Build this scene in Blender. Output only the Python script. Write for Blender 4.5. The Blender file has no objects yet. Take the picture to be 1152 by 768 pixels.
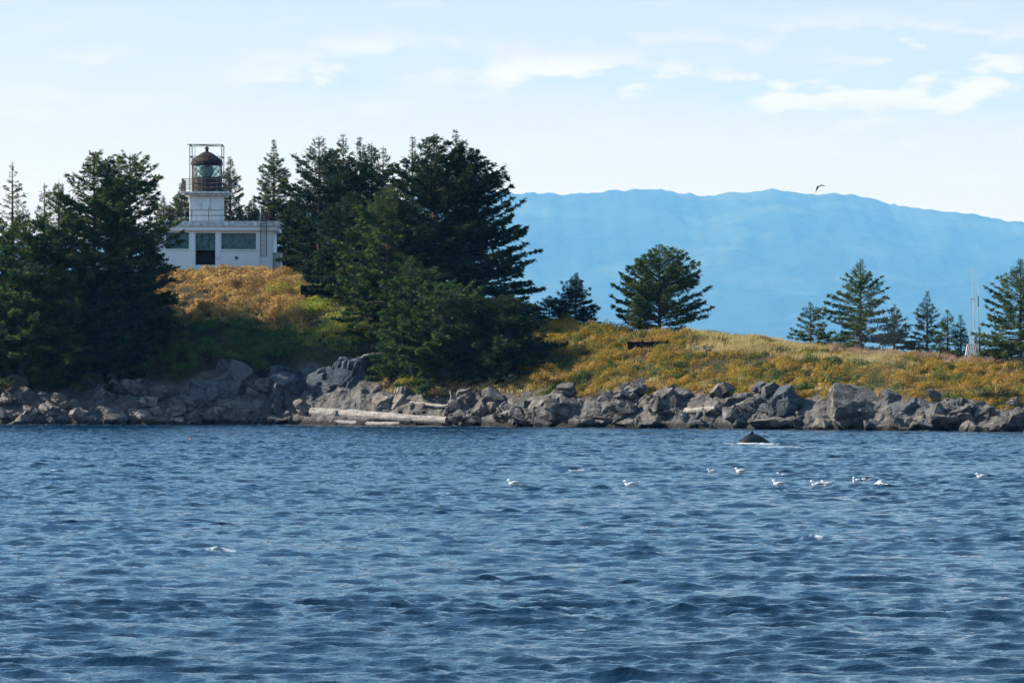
import bpy, math, random
import numpy as np

rng = np.random.default_rng(7)
random.seed(7)
R = math.radians
C = bpy.context.scene.collection
SC = bpy.context.scene

# ------------------------------------------------------------------ camera scale
F = 5000.0          # focal length in photograph pixels
CX, HY = 576.0, 427.0
CAMZ = 5.0


def at(x, y, Y):
    """point seen at photograph position (x, y) when it stands Y metres away"""
    return np.array([(x - CX) / F * Y, Y, CAMZ + (HY - y) / F * Y])


def on_water(x, y):
    Y = CAMZ * F / (y - HY)
    return (x - CX) / F * Y, Y


# ------------------------------------------------------------------ helpers
def np_mesh(name, V, F_, mat=None, parent=None, smooth=False, attrs=None, loc=None):
    """mesh object from a vertex array and one or several (n,k) face arrays"""
    V = np.asarray(V, dtype=np.float32)
    if isinstance(F_, np.ndarray):
        F_ = [F_]
    me = bpy.data.meshes.new(name)
    me.vertices.add(len(V))
    me.vertices.foreach_set('co', V.ravel())
    loops = np.concatenate([f.ravel() for f in F_]).astype(np.int32)
    tot = np.concatenate([np.full(len(f), f.shape[1], dtype=np.int32) for f in F_])
    start = np.concatenate([[0], np.cumsum(tot)[:-1]]).astype(np.int32)
    me.loops.add(len(loops))
    me.loops.foreach_set('vertex_index', loops)
    me.polygons.add(len(tot))
    me.polygons.foreach_set('loop_start', start)
    me.polygons.foreach_set('loop_total', tot)
    me.polygons.foreach_set('use_smooth', np.full(len(tot), bool(smooth)))
    if attrs:
        for k, a in attrs.items():
            at_ = me.attributes.new(k, 'FLOAT', 'POINT')
            at_.data.foreach_set('value', np.asarray(a, dtype=np.float32))
    me.update(calc_edges=True)
    if mat:
        me.materials.append(mat)
    o = bpy.data.objects.new(name, me)
    C.objects.link(o)
    if parent:
        o.parent = parent
    if loc is not None:
        o.location = loc
    return o


class MB:
    """collects boxes, bars and tubes; build() links them as one mesh object"""

    def __init__(self):
        self.v, self.q, self.t, self.n = [], [], [], 0

    def raw(self, V, Q=None, T=None):
        V = np.asarray(V, float).reshape(-1, 3)
        if Q is not None and len(Q):
            self.q.append(np.asarray(Q) + self.n)
        if T is not None and len(T):
            self.t.append(np.asarray(T) + self.n)
        self.v.append(V)
        self.n += len(V)
        return self

    def box(self, x0, x1, y0, y1, z0, z1):
        V = [(x, y, z) for z in (z0, z1) for y in (y0, y1) for x in (x0, x1)]
        Q = [(0, 2, 3, 1), (4, 5, 7, 6), (0, 1, 5, 4), (2, 6, 7, 3), (0, 4, 6, 2), (1, 3, 7, 5)]
        return self.raw(V, Q)

    def tube(self, pts, rad, seg=8, flat=1.0, caps=True):
        pts = np.asarray(pts, float)
        n = len(pts)
        rad = np.broadcast_to(np.asarray(rad, float), (n,))
        tan = np.gradient(pts, axis=0)
        tan /= np.linalg.norm(tan, axis=1)[:, None] + 1e-9
        ref = np.array([0, 0, 1.0]) if abs(tan[:, 2]).mean() < 0.8 else np.array([1.0, 0, 0])
        a = np.cross(tan, ref)
        a /= np.linalg.norm(a, axis=1)[:, None] + 1e-9
        b = np.cross(a, tan)
        th = np.linspace(0, 2 * math.pi, seg, endpoint=False)
        V = (pts[:, None] + rad[:, None, None] * (np.cos(th)[None, :, None] * a[:, None] + flat * np.sin(th)[None, :, None] * b[:, None])).reshape(-1, 3)
        i, j = np.meshgrid(np.arange(n - 1), np.arange(seg), indexing='ij')
        i, j = i.ravel(), j.ravel()
        k = (j + 1) % seg
        Q = np.stack([i * seg + j, i * seg + k, (i + 1) * seg + k, (i + 1) * seg + j], 1)
        T = []
        if caps:
            V = np.vstack([V, pts[:1], pts[-1:]])
            c0, c1 = n * seg, n * seg + 1
            for s in range(seg):
                T.append((c0, (s + 1) % seg, s))
                T.append((c1, (n - 1) * seg + s, (n - 1) * seg + (s + 1) % seg))
        return self.raw(V, Q, T)

    def bar(self, p, q, r, seg=6):
        return self.tube([p, q], r, seg)

    def lathe(self, prof, seg=24, c=(0, 0)):
        prof = np.asarray(prof, float)
        n = len(prof)
        th = np.linspace(0, 2 * math.pi, seg, endpoint=False) + math.pi / seg
        V = np.stack([c[0] + prof[:, None, 0] * np.cos(th), c[1] + prof[:, None, 0] * np.sin(th), np.repeat(prof[:, 1:2], seg, 1)], -1).reshape(-1, 3)
        i, j = np.meshgrid(np.arange(n - 1), np.arange(seg), indexing='ij')
        i, j = i.ravel(), j.ravel()
        k = (j + 1) % seg
        return self.raw(V, np.stack([i * seg + j, i * seg + k, (i + 1) * seg + k, (i + 1) * seg + j], 1))

    def build(self, name, mat, parent=None, smooth=False, bevel=0):
        fs = []
        if self.q:
            fs.append(np.concatenate(self.q))
        if self.t:
            fs.append(np.concatenate(self.t))
        o = np_mesh(name, np.concatenate(self.v), fs, mat, parent, smooth)
        if bevel:
            m = o.modifiers.new('bevel', 'BEVEL')
            m.width = bevel
            m.segments = 2
        return o


def tag(o, label, cat=None, group=None, kind=None):
    o['label'] = label
    if cat:
        o['category'] = cat
    if group:
        o['group'] = group
    if kind:
        o['kind'] = kind
    return o


def empty(name, loc=(0, 0, 0), rz=0):
    o = bpy.data.objects.new(name, None)
    o.empty_display_size = 0.3
    o.location = loc
    o.rotation_euler = (0, 0, rz)
    C.objects.link(o)
    return o


LAT = np.random.default_rng(99).random((32, 32, 32))


def vn(P, f=1.0, s=0):
    """smooth value noise, 0..1"""
    P = np.asarray(P, float) * f + np.array([17.3, 5.1, 9.7]) * (s + 1)
    i = np.floor(P).astype(int)
    t = P - i
    t = t * t * (3 - 2 * t)
    out = 0
    for dx in (0, 1):
        for dy in (0, 1):
            for dz in (0, 1):
                w = (t[..., 0] if dx else 1 - t[..., 0]) * (t[..., 1] if dy else 1 - t[..., 1]) * (t[..., 2] if dz else 1 - t[..., 2])
                out = out + w * LAT[(i[..., 0] + dx) % 32, (i[..., 1] + dy) % 32, (i[..., 2] + dz) % 32]
    return out


def fbm(P, f=1.0, o=4, s=0, gain=0.5):
    r, a, n = 0, 1.0, 0
    for k in range(o):
        r = r + a * vn(P, f * 2.03 ** k, s + k)
        n += a
        a *= gain
    return r / n


def p2(x, y, z=None):
    z = np.zeros_like(x) if z is None else z
    return np.stack([x, y, z], -1)


def sstep(a, b, x):
    t = np.clip((x - a) / (b - a), 0, 1)
    return t * t * (3 - 2 * t)


# ------------------------------------------------------------------ materials
class NT:
    def __init__(self, name):
        self.m = bpy.data.materials.new(name)
        self.m.use_nodes = True
        self.nt = self.m.node_tree
        self.nt.nodes.clear()
        self.out = self.n('ShaderNodeOutputMaterial')

    def n(self, t, **kw):
        x = self.nt.nodes.new(t)
        for k, v in kw.items():
            setattr(x, k, v)
        return x

    def l(self, a, b):
        self.nt.links.new(a, b)

    def val(self, sock, v):
        if hasattr(v, 'is_output'):
            self.l(v, sock)
        else:
            sock.default_value = v

    def pos(self):
        return self.n('ShaderNodeNewGeometry').outputs['Position']

    def objc(self):
        return self.n('ShaderNodeTexCoord').outputs['Object']

    def mapping(self, vec, scale=(1, 1, 1), rot=(0, 0, 0)):
        m = self.n('ShaderNodeMapping')
        self.l(vec, m.inputs[0])
        m.inputs['Scale'].default_value = scale
        m.inputs['Rotation'].default_value = rot
        return m.outputs[0]

    def noise(self, vec, scale, detail=4, rough=0.55):
        x = self.n('ShaderNodeTexNoise')
        self.l(vec, x.inputs['Vector'])
        x.inputs['Scale'].default_value = scale
        x.inputs['Detail'].default_value = detail
        x.inputs['Roughness'].default_value = rough
        return x.outputs['Fac']

    def ramp(self, fac, stops):
        x = self.n('ShaderNodeValToRGB')
        self.l(fac, x.inputs[0])
        e = x.color_ramp.elements
        while len(e) < len(stops):
            e.new(0.5)
        for q, (p, c) in zip(e, stops):
            q.position = p
            q.color = (*c, 1) if len(c) == 3 else c
        return x.outputs[0]

    def ss(self, fac, a, b):
        x = self.n('ShaderNodeMapRange', interpolation_type='SMOOTHSTEP')
        self.l(fac, x.inputs[0])
        x.inputs[1].default_value = a
        x.inputs[2].default_value = b
        return x.outputs[0]

    def math(self, op, a, b=0.0, c=None):
        x = self.n('ShaderNodeMath', operation=op)
        self.val(x.inputs[0], a)
        self.val(x.inputs[1], b)
        if c is not None:
            self.val(x.inputs[2], c)
        return x.outputs[0]

    def mix(self, fac, a, b, mode='MIX'):
        x = self.n('ShaderNodeMix', data_type='RGBA', blend_type=mode)
        self.val(x.inputs[0], fac)
        self.val(x.inputs[6], a if hasattr(a, 'is_output') else (*a, 1))
        self.val(x.inputs[7], b if hasattr(b, 'is_output') else (*b, 1))
        return x.outputs[2]

    def bump(self, h, strength=0.5, dist=0.1):
        x = self.n('ShaderNodeBump')
        self.l(h, x.inputs['Height'])
        x.inputs['Strength'].default_value = strength
        x.inputs['Distance'].default_value = dist
        return x.outputs[0]

    def attr(self, name):
        return self.n('ShaderNodeAttribute', attribute_name=name).outputs['Fac']

    def sep(self, vec):
        x = self.n('ShaderNodeSeparateXYZ')
        self.l(vec, x.inputs[0])
        return x.outputs

    def bsdf(self, col, rough=0.8, spec=0.3, metal=0.0, normal=None, **kw):
        b = self.n('ShaderNodeBsdfPrincipled')
        self.val(b.inputs['Base Color'], col if hasattr(col, 'is_output') else (*col, 1))
        self.val(b.inputs['Roughness'], rough)
        self.val(b.inputs['Specular IOR Level'], spec)
        b.inputs['Metallic'].default_value = metal
        if normal:
            self.l(normal, b.inputs['Normal'])
        for k, v in kw.items():
            self.val(b.inputs[k], v)
        return b.outputs[0]

    def end(self, sh):
        self.l(sh, self.out.inputs['Surface'])
        return self.m


def leafmat(name, stops, trans=0.25, patch=None, rough=0.7, pw=0.5):
    """foliage: every leaf gets its own tint, patches vary through the world"""
    t = NT(name)
    g = t.n('ShaderNodeNewGeometry')
    r = g.outputs['Random Per Island']
    n = t.noise(g.outputs['Position'], patch or 0.35, 3)
    f = t.math('ADD', t.math('MULTIPLY', r, 1 - pw), t.math('MULTIPLY', t.ss(n, 0.3, 0.7), pw))
    col = t.ramp(f, stops)
    b = t.bsdf(col, rough, 0.15)
    tr = t.n('ShaderNodeBsdfTranslucent')
    t.l(col, tr.inputs[0])
    mx = t.n('ShaderNodeMixShader')
    mx.inputs[0].default_value = trans
    t.l(b, mx.inputs[1])
    t.l(tr.outputs[0], mx.inputs[2])
    return t.end(mx.outputs[0])


M = {}


def flat(name, col, rough=0.6, spec=0.3, metal=0.0, var=0.25, scale=4.0):
    t = NT(name)
    n = t.noise(t.objc(), scale, 5)
    c = t.mix(t.ss(n, 0.3, 0.7), tuple(x * (1 - var) for x in col), tuple(min(1, x * (1 + var)) for x in col))
    M[name] = t.end(t.bsdf(c, rough, spec, metal, t.bump(n, 0.2, 0.02)))
    return M[name]


# spruce foliage in three kinds
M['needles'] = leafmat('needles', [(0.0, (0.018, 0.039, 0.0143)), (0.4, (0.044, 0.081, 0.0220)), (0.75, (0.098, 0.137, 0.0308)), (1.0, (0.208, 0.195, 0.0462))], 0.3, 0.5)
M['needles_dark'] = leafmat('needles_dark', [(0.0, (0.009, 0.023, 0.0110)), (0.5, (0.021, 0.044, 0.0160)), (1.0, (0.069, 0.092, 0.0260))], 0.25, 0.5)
M['needles_green'] = leafmat('needles_green', [(0.0, (0.019, 0.048, 0.0176)), (0.5, (0.043, 0.090, 0.0275)), (1.0, (0.114, 0.156, 0.0440))], 0.3, 0.6)
M['brush'] = leafmat('brush', [(0.10, (0.05, 0.06, 0.012)), (0.28, (0.16, 0.14, 0.016)), (0.42, (0.34, 0.16, 0.018)), (0.54, (0.21, 0.20, 0.022)), (0.66, (0.38, 0.23, 0.03)), (0.80, (0.30, 0.14, 0.026)), (0.97, (0.50, 0.38, 0.10))], 0.25, 0.34, pw=0.8)
M['orange_brush'] = leafmat('orange_brush', [(0.05, (0.12, 0.075, 0.025)), (0.25, (0.36, 0.19, 0.06)), (0.45, (0.28, 0.21, 0.06)), (0.62, (0.52, 0.30, 0.105)), (0.85, (0.48, 0.36, 0.12)), (1.0, (0.66, 0.48, 0.22))], 0.25, 0.3)
M['yellow_brush'] = leafmat('yellow_brush', [(0.0, (0.091, 0.098, 0.0150)), (0.4, (0.234, 0.215, 0.0250)), (0.75, (0.416, 0.351, 0.0350)), (1.0, (0.598, 0.507, 0.0700))], 0.3, 0.3)
M['green_brush'] = leafmat('green_brush', [(0.0, (0.025, 0.05, 0.014)), (0.5, (0.055, 0.10, 0.02)), (1.0, (0.13, 0.17, 0.035))], 0.25, 0.5)
M['lime_brush'] = leafmat('lime_brush', [(0.0, (0.088, 0.125, 0.0160)), (0.4, (0.213, 0.250, 0.0300)), (0.75, (0.400, 0.400, 0.0500)), (1.0, (0.600, 0.525, 0.0900))], 0.35, 0.4)
M['shade_toned_brush'] = leafmat('shade_toned_brush', [(0.0, (0.010, 0.014, 0.008)), (0.5, (0.025, 0.03, 0.012)), (1.0, (0.06, 0.06, 0.02))], 0.15, 0.5)  # leaf colour darkened to carry the shade under trees and beside rocks
M['russet_brush'] = leafmat('russet_brush', [(0.0, (0.09, 0.04, 0.02)), (0.5, (0.19, 0.085, 0.04)), (1.0, (0.30, 0.16, 0.08))], 0.2, 0.5)
M['dry_grass'] = leafmat('dry_grass', [(0.0, (0.20, 0.15, 0.05)), (0.5, (0.40, 0.32, 0.13)), (1.0, (0.60, 0.50, 0.25))], 0.3, 0.3)
M['pink_grass'] = leafmat('pink_grass', [(0.0, (0.16, 0.10, 0.07)), (0.5, (0.34, 0.22, 0.15)), (1.0, (0.50, 0.38, 0.27))], 0.3, 0.5)

t = NT('bark')
n = t.noise(t.mapping(t.objc(), (6, 6, 1.2)), 2, 5)
M['bark'] = t.end(t.bsdf(t.ramp(n, [(0.3, (0.03, 0.024, 0.02)), (0.7, (0.12, 0.10, 0.085))]), 0.9, 0.1, 0, t.bump(n, 0.6, 0.05)))

t = NT('driftwood')
n = t.noise(t.mapping(t.objc(), (0.5, 6, 6)), 2.0, 6)
n2 = t.noise(t.objc(), 1.1, 3)
M['driftwood'] = t.end(t.bsdf(t.mix(t.ss(n2, 0.4, 0.7), t.ramp(n, [(0.36, (0.06, 0.052, 0.046)), (0.5, (0.27, 0.25, 0.23)), (0.72, (0.48, 0.46, 0.43))]), t.ramp(n, [(0.3, (0.06, 0.05, 0.045)), (0.7, (0.34, 0.31, 0.29))])), 0.85, 0.15, 0, t.bump(n, 0.7, 0.06)))


def rockmat(name, a, b, c):
    t = NT(name)
    p = t.pos()
    o = t.n('ShaderNodeObjectInfo').outputs['Random']
    n = t.noise(p, 0.9, 7, 0.62)
    n2 = t.noise(t.mapping(p, (1, 1, 2.2), (0.5, 0.3, 0.2)), 2.6, 5, 0.6)
    n3 = t.noise(p, 7, 4, 0.6)
    col = t.ramp(n, [(0.28, a), (0.5, b), (0.72, c)])
    col = t.mix(t.math('MULTIPLY', t.ss(n2, 0.52, 0.7), 0.7), col, (0.045, 0.045, 0.048))
    col = t.mix(t.math('MULTIPLY', t.ss(n3, 0.58, 0.72), 0.45), col, tuple(min(1, x * 1.5) for x in c))
    col = t.mix(t.math('MULTIPLY', o, 0.3), col, (0.17, 0.145, 0.12))
    z = t.sep(p)[2]
    wet = t.math('SUBTRACT', 1.0, t.ss(t.math('ADD', z, t.math('MULTIPLY', n, 0.8)), 0.6, 1.1))
    col = t.mix(t.math('MULTIPLY', wet, 0.93), col, (0.012, 0.012, 0.010))
    h = t.math('ADD', t.math('MULTIPLY', n2, 0.6), t.math('MULTIPLY', n3, 0.25))
    vo = t.n('ShaderNodeTexVoronoi', feature='DISTANCE_TO_EDGE')
    t.l(t.mapping(p, (1, 1, 1.6), (0.3, 0.5, 0.1)), vo.inputs['Vector'])
    vo.inputs['Scale'].default_value = 0.75
    crack = t.ss(vo.outputs['Distance'], 0.0, 0.07)
    h = t.math('ADD', h, t.math('MULTIPLY', crack, 0.25))
    M[name] = t.end(t.bsdf(col, 0.85, 0.2, 0, t.bump(h, 0.9, 0.22)))
    return M[name]


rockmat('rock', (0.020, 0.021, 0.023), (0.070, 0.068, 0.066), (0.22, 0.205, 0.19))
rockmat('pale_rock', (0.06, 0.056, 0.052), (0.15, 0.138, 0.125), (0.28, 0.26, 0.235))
rockmat('shade_toned_rock', (0.020, 0.026, 0.034), (0.046, 0.058, 0.074), (0.105, 0.118, 0.13))  # darkened and blued to carry the shade on the left cliff

# island ground: bedrock low down, soil and dead leaves above
t = NT('island_ground')
p = t.pos()
n = t.noise(p, 0.8, 7, 0.62)
n2 = t.noise(p, 3.5, 5, 0.6)
rk = t.ramp(n, [(0.28, (0.04, 0.04, 0.04)), (0.5, (0.09, 0.085, 0.08)), (0.72, (0.16, 0.15, 0.14))])
rk = t.mix(t.math('MULTIPLY', t.ss(n2, 0.5, 0.65), 0.6), rk, (0.04, 0.04, 0.042))
z = t.sep(p)[2]
wet = t.math('SUBTRACT', 1.0, t.ss(t.math('ADD', z, t.math('MULTIPLY', n, 0.4)), 0.5, 1.1))
rk = t.mix(t.math('MULTIPLY', wet, 0.93), rk, (0.012, 0.012, 0.010))
so = t.ramp(n2, [(0.3, (0.02, 0.016, 0.008)), (0.7, (0.06, 0.042, 0.018))])
M['island_ground'] = t.end(t.bsdf(t.mix(t.attr('soil'), rk, so), 0.9, 0.15, 0, t.bump(t.math('ADD', n, n2), 0.9, 0.2)))

# ------------------------------------------------------------------ sun and sky
SUN_EL, SUN_AZ = 34.0, -80.0      # azimuth from +Y towards +X: the sun stands left of the view
sd = np.array([math.sin(R(SUN_AZ)) * math.cos(R(SUN_EL)), math.cos(R(SUN_AZ)) * math.cos(R(SUN_EL)), math.sin(R(SUN_EL))])
from mathutils import Vector
L = bpy.data.lights.new('sun', 'SUN')
L.energy = 5.0
L.angle = R(0.5)
L.color = (1.0, 0.93, 0.82)
so_ = bpy.data.objects.new('sun', L)
so_.rotation_euler = Vector(sd).to_track_quat('Z', 'Y').to_euler()
C.objects.link(so_)

W = bpy.data.worlds.new('World')
SC.world = W
W.use_nodes = True
wt = NT.__new__(NT)
wt.nt = W.node_tree
wt.nt.nodes.clear()
wo = wt.n('ShaderNodeOutputWorld')
bg = wt.n('ShaderNodeBackground')
sky = wt.n('ShaderNodeTexSky', sky_type='NISHITA')
sky.sun_disc = False
sky.sun_elevation = R(SUN_EL)
sky.sun_rotation = R(SUN_AZ)
sky.altitude = 0
sky.air_density = 1.0
sky.dust_density = 0.3
sky.ozone_density = 2.0
d = wt.n('ShaderNodeTexCoord').outputs['Generated']
sx, sy, sz = wt.sep(d)
az = wt.math('ARCTAN2', sx, sy)
el = wt.math('ARCSINE', sz)
cv = wt.n('ShaderNodeCombineXYZ')
wt.l(wt.math('ADD', az, 0.613), cv.inputs[0])
wt.l(wt.math('MULTIPLY', el, 3.2), cv.inputs[1])
cvec = cv.outputs[0]
cn = wt.noise(cvec, 34, 8, 0.58)
cv2 = wt.n('ShaderNodeVectorMath', operation='ADD')
wt.l(cvec, cv2.inputs[0])
cv2.inputs[1].default_value = (-0.003, 0.012, 0)
cn_up = wt.noise(cv2.outputs[0], 34, 8, 0.58)


def spot(x, y, w, h, a):
    ax, ay = math.atan((x - CX) / F), math.atan((HY - y) / F)
    dx = wt.math('DIVIDE', wt.math('SUBTRACT', az, ax), w / F)
    dy = wt.math('DIVIDE', wt.math('SUBTRACT', el, ay), h / F)
    r2 = wt.math('ADD', wt.math('MULTIPLY', dx, dx), wt.math('MULTIPLY', dy, dy))
    return wt.math('MULTIPLY', wt.math('POWER', 2.718, wt.math('MULTIPLY', r2, -1.0)), a)


msk = None
for s_ in [(1060, 72, 80, 26, 1.0), (600, 84, 105, 18, 0.95), (370, 92, 80, 15, 0.75), (830, 98, 140, 22, 0.7), (950, 105, 200, 32, 0.62), (1150, 110, 100, 30, 0.7), (500, 60, 260, 30, 0.3), (1000, 40, 200, 16, 0.4), (700, 42, 80, 6, 0.4), (40, 105, 90, 10, 0.3), (280, 64, 60, 8, 0.35), (440, 50, 60, 12, 0.3)]:
    q = spot(*s_)
    msk = q if msk is None else wt.math('ADD', msk, q)
dens = wt.math('MULTIPLY', wt.ss(wt.math('ADD', wt.math('MULTIPLY', msk, 0.40), cn), 0.42, 1.10), 0.9)
lit = wt.ss(wt.math('SUBTRACT', cn, cn_up), -0.03, 0.09)
skyc = wt.mix(1.0, sky.outputs[0], wt.mix(wt.ss(sz, 0.085, 0.17), (0.785, 0.685, 0.73), (0.60, 0.88, 1.12)), 'MULTIPLY')  # upper sky, out of view, tinted bluer for the sea's reflection
SKYK = 5.0
ccol = wt.mix(lit, (0.60 * SKYK, 0.74 * SKYK, 0.86 * SKYK), (0.96 * SKYK, 0.965 * SKYK, 0.97 * SKYK))
high = wt.math('MULTIPLY', wt.math('MULTIPLY', wt.ss(wt.noise(wt.mapping(d, (1, 1, 3.5)), 2.4, 6, 0.6), 0.36, 0.60), wt.ss(sz, 0.10, 0.16)), 0.7)  # unseen bright veil above the view, added to lighten the water's reflection
skyc = wt.mix(high, skyc, (0.46 * SKYK, 0.82 * SKYK, 1.12 * SKYK))
full = wt.mix(dens, skyc, ccol)
wt.l(full, bg.inputs[0])
bg.inputs[1].default_value = 0.09
wt.l(bg.outputs[0], wo.inputs[0])

# ------------------------------------------------------------------ island shape
SHX = np.array([-500, 0, 300, 500, 650, 800, 1000, 1152, 1600])
SHY = np.array([476, 477.5, 477.5, 479, 480.5, 482, 484, 485.5, 486])
RKX = np.array([-500, 0, 60, 110, 160, 200, 250, 270, 300, 350, 380, 420, 450, 500, 520, 560, 600, 650, 690, 720, 760, 800, 830, 870, 910, 960, 1000, 1050, 1100, 1152, 1600])
RKY = np.array([440, 440, 440, 432, 432, 432, 413, 411, 416, 408, 414, 428, 441, 441, 440, 442, 441, 441, 440, 438, 440, 442, 440, 440, 442, 443, 443, 445, 450, 454, 458])
HLX = np.array([-500, 0, 150, 190, 320, 345, 400, 450, 500, 560, 600, 640, 690, 740, 800, 850, 900, 950, 1000, 1050, 1100, 1152, 1600])
HLY = np.array([330, 312, 306, 305, 306, 318, 328, 338, 348, 356, 362, 365, 372, 379, 384, 387, 391, 396, 401, 406, 410, 413, 430])
DR = np.array([5.0, 6.0, 7.0])


def island(u, Y):
    """ground height at bearing u = X/Y and distance Y; also the shore distance d and rock width"""
    x = CX + u * F
    Ys = CAMZ * F / (np.interp(x, SHX, SHY) - HY)
    Ys = Ys + 2.2 * (fbm(p2(u * 480, np.zeros_like(u)), 0.16, 3, 5) - 0.5)
    d = Y - Ys
    dr = 5.5 + 3.0 * sstep(230, 330, x) * (1 - sstep(400, 470, x))
    dh = 36 + 0 * x
    dh = np.where(x > 560, 36 - 6 * sstep(560, 700, x), dh)
    zr = CAMZ + (HY - np.interp(x, RKX, RKY)) / F * (Ys + dr)
    zh = CAMZ + (HY - np.interp(x, HLX, HLY)) / F * (Ys + dh)
    a = np.clip(d / dr, 0, 1)
    z = zr * a ** 0.75
    b = np.clip((d - dr) / (dh - dr), 0, 1)
    z = z + (zh - zr) * (1 - (1 - b) ** 1.35)
    z = z + 0.4 * sstep(dh, dh + 25, d)
    z = z - (zh + 3) * sstep(dh + 45, dh + 150, d)
    z = np.where(d < 0, d * 0.35, z)
    z = np.where(d < -8, -2.8, z)
    z = z - 30 * sstep(0.185, 0.21, np.abs(u)) * 1.0
    return np.maximum(z, -3.0), d, dr


def ground(x, y=None, d=None, Y=None):
    """world point on the island at photograph column x, d metres behind the shore (or at distance Y)"""
    u = np.asarray((x - CX) / F, float)
    if Y is None:
        Ys = CAMZ * F / (np.interp(x, SHX, SHY) - HY)
        Y = Ys + d
    z, dd, dr = island(u, np.asarray(Y, float))
    return np.stack([u * Y, Y + 0 * u, z], -1)


us = np.concatenate([np.linspace(-0.21, -0.14, 40)[:-1], np.linspace(-0.14, 0.14, 900), np.linspace(0.14, 0.21, 40)[1:]])
x_ = CX + us * F
YsG = CAMZ * F / (np.interp(x_, SHX, SHY) - HY)
ds = np.concatenate([np.arange(-14, -4, 2.0), np.arange(-4, 12, 0.2), np.arange(12, 48, 0.5), np.arange(48, 215, 6.0)])
D, U = np.meshgrid(ds, us, indexing='ij')
YY = YsG[None, :] + D
ZZ, dd, dr = island(U, YY)
XX = U * YY
P = np.stack([XX, YY, ZZ], -1)
rocky = 1 - sstep(-1.2, 0.8, (dd - dr) + 4 * (fbm(P, 0.5, 3, 3) - 0.5))
rg = np.abs(fbm(P * np.array([1, 1, 1.5]), 0.45, 4, 11) - 0.5) * 2
hum = (fbm(P, 0.18, 3, 21) - 0.5)
P[..., 2] += rocky * (0.9 * (rg - 0.25)) * sstep(-3, 1.5, dd) + (1 - rocky) * hum * 1.2 * sstep(0, 8, dd)
P[..., 1] += rocky * 2.2 * (fbm(P * np.array([1, 0.2, 1]), 0.7, 3, 31) - 0.5)
ni, nj = P.shape[:2]
i, j = np.meshgrid(np.arange(ni - 1), np.arange(nj - 1), indexing='ij')
i, j = i.ravel(), j.ravel()
FQ = np.stack([i * nj + j, i * nj + j + 1, (i + 1) * nj + j + 1, (i + 1) * nj + j], 1)
o = np_mesh('terrain', P.reshape(-1, 3), FQ, M['island_ground'], smooth=False, attrs={'soil': (1 - rocky).ravel()})
tag(o, 'rocky island rising from the water to a brushy hill', kind='structure')

# ------------------------------------------------------------------ far mountain
MX = np.array([-1600, -900, -300, 100, 190, 300, 450, 520, 560, 600, 640, 690, 720, 740, 760, 800, 850, 870, 890, 905, 930, 960, 990, 1000, 1050, 1100, 1152, 1300, 1700, 2400, 3000])
MY = np.array([400, 350, 300, 268, 258, 244, 226, 218, 217, 217, 219, 215, 214, 212, 217, 219, 216, 212, 216, 219, 218, 219, 225, 231, 236, 243, 250, 275, 330, 395, 415])
YM = 45000.0
MK = YM / 9000.0
mx = np.linspace(-1600, 3000, 1000)
ridge = CAMZ + (HY - np.interp(mx, MX, MY)) / F * YM
ridge += ((fbm(p2(mx, 0 * mx), 0.06, 4, 2) - 0.5) * 12 + (fbm(p2(mx, 0 * mx), 0.35, 2, 6) - 0.5) * 6) * MK * np.clip(ridge / 1000, 0, 1)
mXw = (mx - CX) / F * YM
tt = np.concatenate([np.linspace(0, 1, 110), 1 + np.linspace(0.02, 0.6, 18)])
T2, XW = np.meshgrid(tt, mXw, indexing='ij')
RG = np.broadcast_to(ridge, T2.shape)
YW = YM - 1700 * MK * (1 - T2)
spur = fbm(p2(XW / 520 / MK + T2 * 0.8, T2 * 3.2), 1.0, 4, 8) - 0.5
gul = np.abs(fbm(p2(XW / 190 / MK - T2, T2 * 3.0), 1.0, 4, 15) - 0.5) * 2
prof = np.where(T2 < 1, T2 ** 0.9, np.clip(1 - (T2 - 1) * 1.2, 0, 1))
env = np.sin(np.clip(T2, 0, 1) * math.pi)
ZW = RG * prof + env * (spur * 105 - gul * 34 + 8) * MK
ZW = np.where(T2 <= 1, np.minimum(ZW, RG * np.clip(0.15 + T2, 0, 1)), ZW)
ZW += (fbm(p2(XW, YW * 0.8), 1 / 140.0, 3, 4) - 0.5) * 40
ZW = np.maximum(ZW, -2) - 1.0
ni, nj = ZW.shape
i, j = np.meshgrid(np.arange(ni - 1), np.arange(nj - 1), indexing='ij')
i, j = i.ravel(), j.ravel()
FQ = np.stack([i * nj + j, i * nj + j + 1, (i + 1) * nj + j + 1, (i + 1) * nj + j], 1)
t = NT('far_forest')
p = t.pos()
n = t.noise(p, 0.0008, 5, 0.6)
n2 = t.noise(p, 0.006, 4, 0.6)
M['far_forest'] = t.end(t.bsdf(t.mix(t.ss(n, 0.5, 0.62), t.ramp(n2, [(0.3, (0.014, 0.027, 0.017)), (0.7, (0.032, 0.048, 0.028))]), (0.05, 0.07, 0.04)), 0.95, 0.05, 0, t.bump(n2, 0.6, 30)))
o = np_mesh('mountain', np.stack([XW, YW, ZW], -1).reshape(-1, 3), FQ, M['far_forest'], smooth=True)
tag(o, 'long forested mountain ridge blue with distance', kind='structure')

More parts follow.
